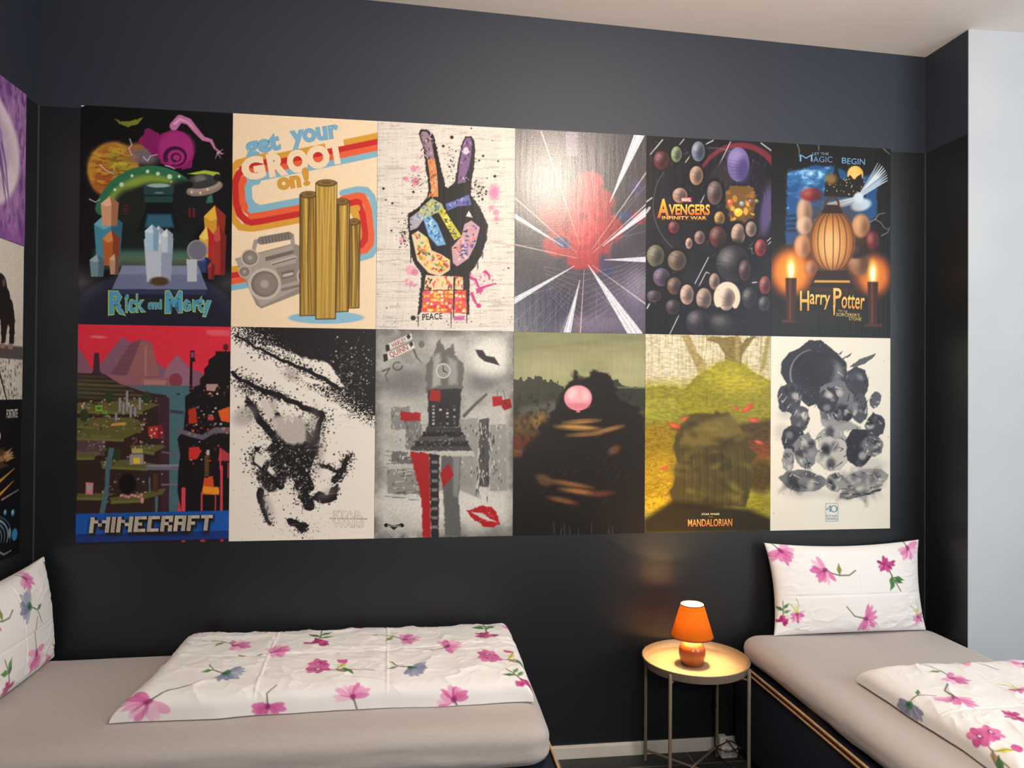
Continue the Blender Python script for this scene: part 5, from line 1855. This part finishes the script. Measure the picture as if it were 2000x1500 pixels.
# ------------------------------------------------------------------ flower-print bedding
def flower(cv, x, y, s, ang, kind, seed=0):
    r = random.Random(seed * 13 + 5)
    A = math.radians(ang)
    s *= 1.22

    def at(d, off=0):
        return (x + d * math.cos(A + off), y + d * math.sin(A + off))

    def petal(px, py, L, W, col, rot, al=.85, soft=0):
        cv.el(px, py, L, W, col, math.degrees(rot), soft, al)

    def leaf(px, py, L, rot, col='#5a8a4a'):
        t = rot
        tip = (px + L * math.cos(t), py + L * math.sin(t))
        k = L * .22
        mid = (px + L * .45 * math.cos(t), py + L * .45 * math.sin(t))
        cv.po([(px, py), (mid[0] - k * math.sin(t), mid[1] + k * math.cos(t)), tip, (mid[0] + k * math.sin(t), mid[1] - k * math.cos(t))], col)
        cv.ln([(px, py), tip], s * .03, s * .02, '#3c5c38', 0, .7)
    stem = '#5c6048'
    if kind in ('pink', 'drop', 'blue', 'small'):
        # stem leaves the flower backwards
        bx, by = at(-s * 1.9, .18)
        mx_, my_ = at(-s * 1.0, -.12)
        w0 = s * .045
        if kind == 'drop':
            q = [at(-s * .1), at(-s * .5, 1.0), at(-s * 1.1, .9), at(-s * 1.8, .75), at(-s * 2.3, .55)]
            cv.ln(q, w0, w0, stem)
            leaf(q[2][0], q[2][1], s * .9, A + 2.2, '#8a9a4c')
        elif kind == 'small':
            cv.ln([at(-s * .2), at(-s * 1.2, .3), at(-s * 1.9, .1)], w0, w0, '#b8b04c')
            cv.ln([at(-s * .2), at(-s * 1.1, -.4), at(-s * 1.7, -.5)], w0, w0, '#b8b04c')
            cv.el(at(-s * .5)[0], at(-s * .5)[1], s * .5, s * .3, '#d8d486', ang, s * .2, .7)
        else:
            cv.ln([(x, y), (mx_, my_), (bx, by)], w0, w0 * .8, stem)
            if kind == 'blue':
                leaf(mx_, my_, s * .7, A + 2.3, '#4f8a48')
        cols = {'pink': ['#e59cc2', '#d978ad', '#efbfd6', '#d463a0'], 'drop': ['#e08ab8', '#d468a4', '#ecb4d0', '#c95a98'],
                'blue': ['#a8aec4', '#8b93b0', '#c2c6d6'], 'small': ['#d874a8', '#c04f8e', '#e6a0c4']}[kind]
        n = 9 if kind != 'small' else 7
        for k in range(n):
            t = A + (k / (n - 1) - .5) * (3.4 if kind != 'blue' else 3.0) + r.uniform(-.1, .1)
            L = s * r.uniform(.42, .58)
            px, py = x + L * math.cos(t), y + L * math.sin(t)
            if kind == 'blue':
                petal(px, py, L * 1.06, s * .20, '#59617c', t, .9)
            petal(px, py, L, s * r.uniform(.15, .24), r.choice(cols), t, .82)
        for k in range(7):
            t = A + r.uniform(-1.4, 1.4)
            cv.ln([(x, y), (x + s * .75 * math.cos(t), y + s * .75 * math.sin(t))], s * .03, s * .01, '#b0417f' if kind != 'blue' else '#59617c', 0, .6)
        if kind == 'blue':
            cv.el(x, y, s * .3, s * .26, '#3f7a58')
            cv.el(x - s * .05, y, s * .14, s * .12, '#24483a')
        else:
            cv.el(x, y, s * .2, s * .15, '#8a2f64', ang, s * .1, .85)
    elif kind == 'mag':
        cv.ln([(x, y), at(-s * 1.2, .1), at(-s * 2.4, .02)], s * .06, s * .04, '#6a5a40')
        for d, o_, L in ((1.0, .1, .95), (1.2, -.0, 1.0), (1.5, .1, .9), (1.4, -.1, .8)):
            px, py = at(-s * d, .06)
            leaf(px, py, s * L, A + PI + (1.0 if o_ > 0 else -1.0) + r.uniform(-.3, .3), r.choice(['#4a8048', '#6a9a55', '#3d6e40']))
        for k in range(26):
            t, R = r.uniform(0, 6.28), s * .62 * math.sqrt(r.random())
            petal(x + R * math.cos(t), y + R * .8 * math.sin(t), s * .24, s * .13, r.choice(['#b02f72', '#c24d8a', '#972561', '#ad3f7c', '#cf6fa2']), t, .95)
    elif kind == 'trio':
        cv.ln([at(0), at(-s * 1.3, .1), at(-s * 3.2, .05)], s * .05, s * .03, '#8a6658')
        leaf(at(-s * 1.1)[0], at(-s * 1.1)[1], s * 1.0, A + 1.9, '#d8d060')
        leaf(at(-s * 1.4)[0], at(-s * 1.4)[1], s * 1.1, A - 2.3, '#4a7c44')
        leaf(at(-s * 1.0)[0], at(-s * 1.0)[1], s * .8, A + 3.9, '#b08a68')
        for (bx, by, q) in ((x, y, 1.0), (at(s * .75, 1.35)[0], at(s * .75, 1.35)[1], .85)):
            bx, by = (bx, by)
            for k in range(6):
                t = k * PI / 3 + .3
                petal(bx + s * .38 * q * math.cos(t), by + s * .34 * q * math.sin(t), s * .36 * q, s * .27 * q, r.choice(['#cf5f98', '#c04a88', '#d877a8']), t, .95)
            cv.el(bx, by, s * .2 * q, s * .16 * q, '#8c2a60', 0, s * .05)
            cv.el(bx, by, s * .1 * q, s * .08 * q, '#f4e4ea')
        bx, by = at(-s * 1.6, -.75)
        petal(bx, by, s * .36, s * .24, '#c8508e', A + .6, .95)


def cloth_canvas(wd, ht, flowers, res=.0022, bg='#eeebe8'):
    X, Y = np.meshgrid(np.arange(0, wd, res), np.arange(0, ht, res))
    cv = Cv(X, Y, bg)
    for k, f in enumerate(flowers):
        flower(cv, *f, seed=k)
    return cv.lin(), res


def sample(img, res, u, v):
    h, w_, _ = img.shape
    x, y = np.clip(u / res, 0, w_ - 1.001), np.clip(v / res, 0, h - 1.001)
    xi, yi = x.astype(int), y.astype(int)
    fx, fy = (x - xi)[..., None], (y - yi)[..., None]
    return (img[yi, xi] * (1 - fx) + img[yi, xi + 1] * fx) * (1 - fy) + (img[yi + 1, xi] * (1 - fx) + img[yi + 1, xi + 1] * fx) * fy


def two_sided(name, Vf, Vb, nu, nv, Cf, Cb, mat, parent):
    F1 = grid_faces(nu, nv)
    F2 = grid_faces(nu, nv, nu * nv)[:, ::-1]
    me = np_mesh(name, np.concatenate([Vf, Vb]), np.concatenate([F1, F2]), np.concatenate([Cf, Cb]))
    bm = bmesh.new()
    bm.from_mesh(me)
    bmesh.ops.remove_doubles(bm, verts=bm.verts, dist=.00035)
    bmesh.ops.recalc_face_normals(bm, faces=bm.faces)
    for f in bm.faces:
        f.smooth = True
    bm.to_mesh(me)
    bm.free()
    return link(name, me, parent, [mat])


def pillow(W, H, T, flowers, label, seed, loc, rz, lean):
    nu, nv = 260, 150
    img, res = cloth_canvas(W, H, flowers)
    s, t = np.meshgrid(np.linspace(-1, 1, nu), np.linspace(1, -1, nv))      # t = 1 is the top
    s = np.sign(s) * (1 - (1 - np.abs(s)) ** 1.25)
    t = np.sign(t) * (1 - (1 - np.abs(t)) ** 1.25)
    x = s * W / 2 * (1 - .07 * (1 - t * t)) * (1 + .018 * t)
    z = t * H / 2 * (1 - .11 * (1 - s * s) * (t > 0) - .02 * (1 - s * s) * (t <= 0))
    prof = ((1 - s ** 2) * (1 - t ** 2)).clip(0) ** .40
    prof = prof * (1 - .25 * np.exp(-((s * s + t * t - 1.6) / .35) ** 2))
    th = T / 2 * prof
    edge = np.clip(1.4 * (1 - np.maximum(np.abs(s), np.abs(t))), 0, .25) / .25
    k = vnoise(x * 9 + z * 14 + seed, z * 26 - x * 10, seed, 3)
    wr = (1 - np.abs(2 * k - 1)) ** 3 * .008 * edge * np.clip(1.5 * np.hypot(s, t) - .75, 0, 1)
    big = (vnoise(x * 5 + 3, z * 6, seed + 4, 2) - .5) * .014 * edge
    crease = -.004 * np.exp(-((x - .04 * W) / .004) ** 2) * edge - .004 * np.exp(-((z + .03) / .004) ** 2) * edge
    yf = -(th + wr + big + crease * .6)
    yb = th + big * .5
    col = sample(img, res, (s + 1) / 2 * W, (1 - t) / 2 * H).reshape(-1, 3)
    rng = np.concatenate
    Vf = np.stack([x, yf, z + H / 2], -1).reshape(-1, 3)
    Vb = np.stack([x, yb, z + H / 2], -1).reshape(-1, 3)
    o = two_sided('pillow', Vf, Vb, nu, nv, col, np.tile(lin(hexc('#eeebe8')), (nu * nv, 1)), M_cloth, None)
    o.location = loc
    o.rotation_euler = (Matrix.Rotation(rz, 3, 'Z') @ Matrix.Rotation(lean, 3, 'X')).to_euler()
    return tag(o, label, 'pillow', 'flower print pillows')


def duvet(Lx, Wy, H, flowers, label, seed, loc, rz, left_pinch=0.0, creases=()):
    """folded duvet: x along its length from the left end, y back (0) to front (-Wy)"""
    nu, nv = int(Lx / .0034), 300
    img, res = cloth_canvas(Lx, Wy + H * 1.5, flowers)
    th = np.linspace(0, PI, 2400)
    n = 4.2
    cy = np.sign(np.cos(th)) * np.abs(np.cos(th)) ** (2 / n) * Wy / 2
    cz = np.abs(np.sin(th)) ** (2 / 4.6) * H
    L = np.concatenate([[0], np.cumsum(np.hypot(np.diff(cy), np.diff(cz)))])
    q = np.linspace(0, L[-1], nv)
    py, pz = np.interp(q, L, cy), np.interp(q, L, cz)
    u = np.linspace(0, 1, nu)
    X0, Y0 = np.meshgrid(u * Lx, py)
    Z0 = np.tile(pz[:, None], (1, nu))
    # the ends taper to a soft rounded fold
    e0, e1 = np.clip(X0 / .085, 0, 1), np.clip((Lx - X0) / .05, 0, 1)
    hs = (1 - (1 - e0) ** 2.4) ** .5 * (1 - (1 - e1) ** 2.6) ** .45
    Zt = Z0 * (hs * .94 + .06 * np.minimum(1, np.minimum(X0, Lx - X0) / .004))
    top = np.clip(Z0 / H, 0, 1)
    yy = Y0 - Wy / 2
    k1 = vnoise(X0 * 6 + yy * 9 + seed, yy * 5 - X0 * 3.2, seed, 3)
    ridge = (1 - np.abs(2 * k1 - 1)) ** 5 * .008
    k2 = vnoise(X0 * 14 - yy * 10, yy * 16 + X0 * 5, seed + 9, 3)
    ridge2 = (1 - np.abs(2 * k2 - 1)) ** 5 * .0026
    bulge = (vnoise(X0 * 2.4, yy * 3.2, seed + 2, 2) - .5) * .020
    z = Zt + (ridge + ridge2 + bulge) * top ** .7 * hs
    for kind, pos in creases:
        d = (X0 - pos + .03 * (yy + Wy / 2)) if kind == 'x' else (yy + pos + .02 * np.sin(X0 * 4))
        z += .0045 * (np.exp(-(d / .0045) ** 2) - .6 * np.exp(-(d / .016) ** 2)) * top * hs
    z = np.maximum(z, 0)
    # front and back edges wander a little, the left corner at the front is pulled out to a point
    wob = (vnoise(X0 * 4 + 7, X0 * 0 + seed, seed + 5, 3) - .5) * .03
    y = yy + wob * np.clip(np.abs(Y0) / (Wy / 2), 0, 1) ** 3
    front = np.clip(-Y0 / (Wy / 2), 0, 1)
    X = X0 - left_pinch * np.exp(-(X0 / .10)) * front ** 3
    y = y - left_pinch * .25 * np.exp(-(X0 / .08)) * front ** 4
    y = y + .02 * np.exp(-(X0 / .06)) * (1 - front) * (left_pinch > 0)
    X = X + .010 * (vnoise(yy * 9, X0 * 0 + 3, seed + 8, 2) - .5) * (1 - e1) + .012 * (vnoise(yy * 8, X0 * 0 + 9, seed + 3, 2) - .5) * (1 - e0)
    vq = np.where(Y0 > 0, -yy, -yy + (H - Z0))
    col = sample(img, res, X0, vq).reshape(-1, 3)
    Vf = np.stack([X, y, z], -1).reshape(-1, 3)
    Vb = np.stack([X, y, z * 0], -1).reshape(-1, 3)
    o = two_sided('duvet', Vf, Vb, nu, nv, col, np.tile(lin(hexc('#eeebe8')), (nu * nv, 1)), M_cloth, None)
    o.location = loc
    o.rotation_euler = (0, 0, rz)
    return tag(o, label, 'duvet', 'folded flower print duvets')


# ------------------------------------------------------------------ beds
def soft_box(name, size, r, parent, mat, seed, sag=.004, wrinkle=.004, n=(110, 60, 20)):
    """mattress in a stretched sheet: rounded box centred in x, y, standing on z = 0"""
    hx, hy, hz = size[0] / 2, size[1] / 2, size[2] / 2

    def ax(h, m):
        # denser towards the edges
        t = np.linspace(-1, 1, m)
        return h * np.sign(t) * (1 - (1 - np.abs(t)) ** 1.6)
    gx, gy, gz = ax(hx, n[0]), ax(hy, n[1]), ax(hz, n[2])
    V, F = [], []
    off = 0
    for axis, sgn in ((2, 1), (2, -1), (0, 1), (0, -1), (1, 1), (1, -1)):
        p, q = [(gy, gz), (gx, gz), (gx, gy)][axis]
        A, B = np.meshgrid(p, q)
        K = np.full(A.shape, sgn * (hx, hy, hz)[axis])
        P = {0: (K, A, B), 1: (A, K, B), 2: (A, B, K)}[axis]
        V.append(np.stack(P, -1).reshape(-1, 3))
        F.append(grid_faces(len(p), len(q), off))
        off += A.size
    V, F = np.concatenate(V), np.concatenate(F)
    h = np.array([hx, hy, hz])
    # plan corners rounder than the edges
    R = np.array([r * 1.6, r * 1.6, r])
    R = np.minimum(R, h * .98)
    inner = np.clip(V, -(h - R), h - R)
    d = (V - inner) / R
    ln_ = np.linalg.norm(d, axis=1, keepdims=True)
    N = np.where(ln_ > 1e-9, d / np.maximum(ln_, 1e-9), 0)
    V = inner + N * R * (ln_ > 1e-9)
    x, y, z = V.T
    side = np.clip(1 - (z + hz) / (2 * hz), 0, 1)
    k = vnoise(x * 3.2 + seed, z * 26 + x * 1.5 + y * 2, seed, 3)
    wr = (1 - np.abs(2 * k - 1)) ** 3 * wrinkle * 2.4 * side
    dirn = N.copy()
    dirn[:, 2] *= .3
    V = V + dirn * wr[:, None]
    V[:, 2] += (vnoise(x * 2.5, y * 3, seed + 3, 2) - .5) * 2 * sag * (z > 0)
    V[:, 2] += hz
    me = np_mesh(name, V, F)
    bm = bmesh.new()
    bm.from_mesh(me)
    bmesh.ops.remove_doubles(bm, verts=bm.verts, dist=.0004)
    bmesh.ops.recalc_face_normals(bm, faces=bm.faces)
    for f in bm.faces:
        f.smooth = True
    bm.to_mesh(me)
    bm.free()
    return link(name, me, parent, [mat])


def bed(name, loc, rz, lx, ly, mlx, mly, moff, label, seed, zb=.43, mh=.118):
    """lx, ly: the upholstered base, centred on the Empty; mlx, mly: the mattress on it"""
    root = empty(name, loc, rz)
    tag(root, label, 'bed', 'beds with navy bases')
    MB().box(-lx / 2, lx / 2, -ly / 2, ly / 2, .05, zb).build('bed_base', M_navy, root, True, .012)
    for sx in (-1, 1):
        for sy in (-1, 1):
            f = MB()
            f.lathe([(.022, 0), (.026, .02), (.028, .05)], 16, 0, (sx * (lx / 2 - .08), sy * (ly / 2 - .08), 0))
            f.build('leg', M_foot, root, True)
    # ribbon round the top edge: dark red between two gold cords
    t = MB()
    e = .0015
    rr = .012
    for zz, mi, wd, hg in ((zb + .007, 0, .005, .0055), (zb - .004, 1, .003, .0065), (zb - .015, 0, .005, .0055)):
        ring = []
        for cx, cy, a0 in ((lx / 2 - rr, ly / 2 - rr, 0), (-lx / 2 + rr, ly / 2 - rr, 90), (-lx / 2 + rr, -ly / 2 + rr, 180), (lx / 2 - rr, -ly / 2 + rr, 270)):
            for k in range(5):
                a_ = math.radians(a0 + k * 22.5)
                ring.append((cx + (rr + e) * math.cos(a_), cy + (rr + e) * math.sin(a_), zz))
        fine = []
        for i in range(len(ring)):
            p0, p1 = Vector(ring[i]), Vector(ring[(i + 1) % len(ring)])
            m = max(1, int((p1 - p0).length / .04))
            for j in range(m):
                q = p0.lerp(p1, j / m)
                fine.append((q.x, q.y, q.z + .0025 * math.sin(q.x * 7 + seed) * math.cos(q.y * 9)))
        fine.append(fine[0])
        t.tube(fine, 0, 8, mi, (wd, hg))
    tr = t.build('trim_ribbon', [M_gold, M_red], root, True)
    tr['label'] = 'gold and dark red ribbon'
    m = soft_box('mattress', (mlx, mly, mh), .05, root, M_sheet, seed)
    m.location = (moff[0], moff[1], zb + .008)
    m['label'] = 'mattress in a stretched grey fitted sheet'
    return root


LB = bed('bed', (.858, -.462, 0), 0, 2.02, .885, 1.985, .865, (-.006, .004),
         'single bed with grey sheet along the back wall on the left', 3, .40, .148)
RB = bed('bed', (3.340, -1.055, 0), PI / 2, 2.02, .965, 1.985, .955, (.005, -.006),
         'single bed with grey sheet standing out from the right-hand niche', 8)
BT = .43 + .008 + .118

pillow(.76, .41, .15, [(.055, .03, .052, 60, 'pink'), (.235, .115, .055, 150, 'drop'), (.555, .095, .05, 242, 'mag'), (.685, .03, .05, 80, 'pink'),
                       (.085, .315, .03, 80, 'small'), (.02, .345, .03, 90, 'mag'), (.425, .345, .05, 20, 'pink'), (.715, .345, .032, 80, 'small')],
       'white flower print pillow leaning on the back wall of the right bed', 3, (3.375, -.135, BT + .003), 0, -.17)
pillow(.73, .41, .15, [(.455, .125, .056, 215, 'blue'), (.475, .315, .058, 95, 'pink'), (.505, .02, .045, 70, 'pink'), (.62, .385, .045, 120, 'drop'),
                       (.285, .375, .04, 70, 'mag'), (.725, .08, .03, 90, 'mag'), (.2, .1, .05, 150, 'drop'), (.12, .3, .05, 60, 'pink')],
       'white flower print pillow leaning on the left wall at the end of the left bed', 11, (-.058, -.405, BT + .003), PI / 2, -.12)

duvet(1.36, .665, .092,
      [(.075, .02, .05, 5, 'pink'), (.25, .237, .05, -10, 'drop'), (.346, .06, .032, 70, 'small'), (.432, .02, .035, 60, 'small'), (.41, .332, .052, -20, 'pink'),
       (.56, .24, .052, 90, 'mag'), (.285, .52, .046, 35, 'blue'), (.60, .51, .052, 185, 'trio'), (.72, .012, .05, 190, 'pink'), (.905, .226, .05, -8, 'drop'),
       (.935, .54, .046, 30, 'blue'), (.09, .69, .06, 130, 'pink'), (.455, .73, .045, 90, 'pink'), (.735, .71, .05, 260, 'pink'), (1.01, .02, .032, 70, 'small'),
       (1.098, .012, .035, 80, 'small'), (1.235, .225, .052, 90, 'mag'), (1.07, .338, .052, -20, 'pink'), (1.225, .485, .052, 185, 'trio'), (1.345, .08, .045, 60, 'pink'),
       (1.33, .68, .04, 60, 'mag'), (1.08, .735, .05, 250, 'pink')],
      'long folded white flower print duvet lying on the left bed', 5, (.452, -.040, BT + .003), 0, .05,
      (('x', .40), ('x', .84), ('y', .33)))
duvet(1.30, .74, .072,
      [(.044, .31, .045, 140, 'pink'), (.193, .50, .05, -40, 'drop'), (.36, .62, .055, 20, 'pink'), (.31, .335, .034, 0, 'small'), (.50, .52, .045, 150, 'mag'),
       (.585, .735, .055, 190, 'trio'), (.30, .775, .05, 90, 'blue'), (.10, .12, .05, 60, 'pink'), (.55, .2, .05, 40, 'drop'), (.8, .5, .05, 40, 'pink'), (.85, .25, .05, 10, 'mag')],
      'folded white flower print duvet lying on the right bed', 9, (3.795, -.675, BT + .0065), -PI / 2 + .0, 0.0,
      (('x', .42), ('y', .36)))

# ------------------------------------------------------------------ side table
TX, TY = 2.594, -.232
tab = empty('side_table', (TX, TY, 0))
tag(tab, 'round taupe metal tray table between the two beds', 'side table')
tz = .485
tray = MB()
tray.lathe([(0, tz), (.205, tz), (.213, tz + .003), (.222, tz + .031), (.2245, tz + .033), (.227, tz + .031), (.218, tz - .002), (.208, tz - .006), (0, tz - .006)], 72)
tray.build('tray', M_table, tab, True)
for deg in (134, 44, -46, 224):
    ca, sa = math.cos(math.radians(deg)), math.sin(math.radians(deg))
    lg = MB()
    rl = .236
    lg.lathe([(.0065, 0), (.0072, .004), (.0072, .505), (.006, .510), (0.0, .511)], 16, 0, (rl * ca, rl * sa, 0))
    L = lg.build('leg', M_table, tab, True)
    bk = MB()
    bk.tube([(rl * ca, rl * sa, .474), ((rl - .03) * ca, (rl - .03) * sa, .474)], .004, 10)
    bk.lathe([(0, -.006), (.006, -.004), (.006, .004), (0, .006)], 12, 0, ((rl - .004) * ca, (rl - .004) * sa, .474))
    bk.build('bracket', M_table, L, True)
for d0 in (134, 44):
    ca, sa = math.cos(math.radians(d0)), math.sin(math.radians(d0))
    zz = .046
    MB().tube([(  .230 * ca, .230 * sa, zz), (.01 * ca, .01 * sa, zz - .004 if d0 == 134 else zz + .007), (-.230 * ca, -.230 * sa, zz)], .0055, 10).build('cross_bar', M_table, tab, True)

# ------------------------------------------------------------------ table lamp
lamp = empty('table_lamp', (2.578, -.236, tz + .0005))
tag(lamp, 'small lit table lamp with orange shade and copper ball base on the tray table', 'lamp')
bs = MB()
bs.lathe([(0, 0), (.036, 0), (.040, .004), (.050, .022), (.0565, .046), (.056, .066), (.048, .088), (.034, .102), (.020, .108), (.017, .112), (0, .112)], 48)
bs.build('lamp_base', M_ceramic, lamp, True)
nk = MB()
nk.lathe([(.012, .112), (.014, .118), (.014, .150), (.0165, .152), (.0165, .162), (.010, .165), (0, .165)], 24)
nk.build('bulb_socket', M_brass, lamp, True)
bu = MB()
bu.lathe([(.010, .165), (.012, .178), (.017, .192), (.019, .203), (.017, .213), (.011, .220), (0, .222)], 28)
bulb = bu.build('bulb', M_bulb, lamp, True)
sh = MB()
n_ = 72
zb_, zt_, rb_, rt_ = .124, .258, .089, .049
sh.lathe([(rb_, zb_), (rb_ * .75 + rt_ * .25, zb_ * .75 + zt_ * .25), ((rb_ + rt_) / 2, (zb_ + zt_) / 2), (rb_ * .25 + rt_ * .75, zb_ * .25 + zt_ * .75), (rt_, zt_)], n_)
sh.f = [f for f in sh.f if len(f) == 4]
sh.m = [0] * len(sh.f)
shade = sh.build('lamp_shade', M_shade, lamp, True)
li = MB()
li.lathe([(rb_ - .0012, zb_), ((rb_ + rt_) / 2 - .0012, (zb_ + zt_) / 2), (rt_ - .0012, zt_)], n_)
li.f = [f for f in li.f if len(f) == 4]
li.m = [0] * len(li.f)
li.build('shade_lining', M_lining, shade, True)
for r_, z_ in ((rb_, zb_), (rt_, zt_)):
    rm = MB()
    rm.lathe([(r_ - .0012, z_ - .002), (r_ + .0014, z_ - .002), (r_ + .0012, z_ + .002), (r_ - .0014, z_ + .002)], n_, 0, (0, 0, 0), True)
    rm.build('shade_edging', M_rim, shade, True)
sp = MB()
for k in range(3):
    a_ = k * 2 * PI / 3 + .4
    sp.tube([(.0165 * math.cos(a_), .0165 * math.sin(a_), .157), (rb_ * .93 * math.cos(a_), rb_ * .93 * math.sin(a_), .140)], .0012, 6)
sp.lathe([(.0165, .155), (.019, .155), (.019, .159), (.0165, .159)], 20, 0, (0, 0, 0), True)
sp.build('shade_holder', M_brass, shade, True)
bl = bpy.data.lights.new('bulb_light', 'POINT')
bl.energy = 92
bl.color = (1.0, .59, .22)
bl.shadow_soft_size = .024
bo = bpy.data.objects.new('bulb_light', bl)
COL.objects.link(bo)
bo.parent = lamp
bo.location = (0, 0, .202)
# the flex goes over the tray's rim, down the back leg and to the socket strip on the floor


def smooth_path(pts, n=8):
    P = [Vector(p) for p in pts]
    P = [P[0] * 2 - P[1]] + P + [P[-1] * 2 - P[-2]]
    out = []
    for i in range(1, len(P) - 2):
        for k in range(n):
            t = k / n
            a_, b_, c_, d_ = P[i - 1], P[i], P[i + 1], P[i + 2]
            out.append(.5 * ((2 * b_) + (c_ - a_) * t + (2 * a_ - 5 * b_ + 4 * c_ - d_) * t * t + (3 * b_ - a_ - 3 * c_ + d_) * t ** 3))
    out.append(P[-2])
    return out


rl = .236
lx_, ly_ = TX - 2.578 + rl * math.cos(math.radians(44)), TY + .236 + rl * math.sin(math.radians(44))
wp = [(.018, .034, .0035), (.044, .10, .0035), (.078, .188, .005), (.086, .208, .033), (.088, .213, .036), (.092, .222, .02), (.10, .21, -.03), (.12, .18, -.05), (lx_ - .012, ly_ - .006, -.06),
      (lx_ - .011, ly_ - .004, -.25), (lx_ - .012, ly_ - .006, -.38), (lx_ - .014, ly_ - .02, -.43), (lx_ + .05, ly_ - .03, -.405), (lx_ + .085, ly_ - .04, -.43), (lx_ + .04, ly_ - .03, -.452),
      (lx_ - .012, ly_ - .02, -.44), (lx_ + .0, ly_ - .06, -.470), (lx_ + .03, ly_ - .115, -.4815), (lx_ + .10, ly_ - .125, -.4815), (lx_ + .085, ly_ - .09, -.465), (lx_ + .034, ly_ - .022, -.399)]
cord = MB().tube(smooth_path(wp), .0028, 8).build('lamp_cord', M_black, None, True)
cord.location = lamp.location
tag(cord, 'thin black lamp cord looping from the tray table down to the white sockets', 'cord')
sw = MB()
sw.lathe([(0, -.014), (.006, -.012), (.007, 0), (.006, .012), (0, .014)], 12, 0, (lx_ - .011, ly_ - .004, -.25))
sw.build('inline_switch', M_black, cord, True)

# ------------------------------------------------------------------ socket strip
ps = empty('power_strip', (2.817, -.060, 0), .0)
tag(ps, 'small white socket strip on the floor by the skirting between table and right bed', 'power strip')
MB().box(-.040, .036, -.032, .030, 0, .054).build('housing', M_plastic, ps, True, .006)
MB().box(-.039, -.002, -.010, .028, .054, .086).build('adapter', M_plastic, ps, True, .005)
for k in range(2):
    sk = MB()
    sk.lathe([(.0185, .0), (.0185, .003), (.0155, .003), (.0145, .0005), (0, .0005)], 28)
    so = sk.build('socket', M_socket, ps, True)
    so.location = (-.020 + k * .037, -.0325, .028)
    so.rotation_euler = (PI / 2, 0, 0)
    h_ = MB()
    for dx in (-.0055, .0055):
        h_.lathe([(.002, .0006), (.002, .0012), (0, .0012)], 10, 0, (dx, 0, 0))
    h_.build('pin_hole', M_black, so, True)
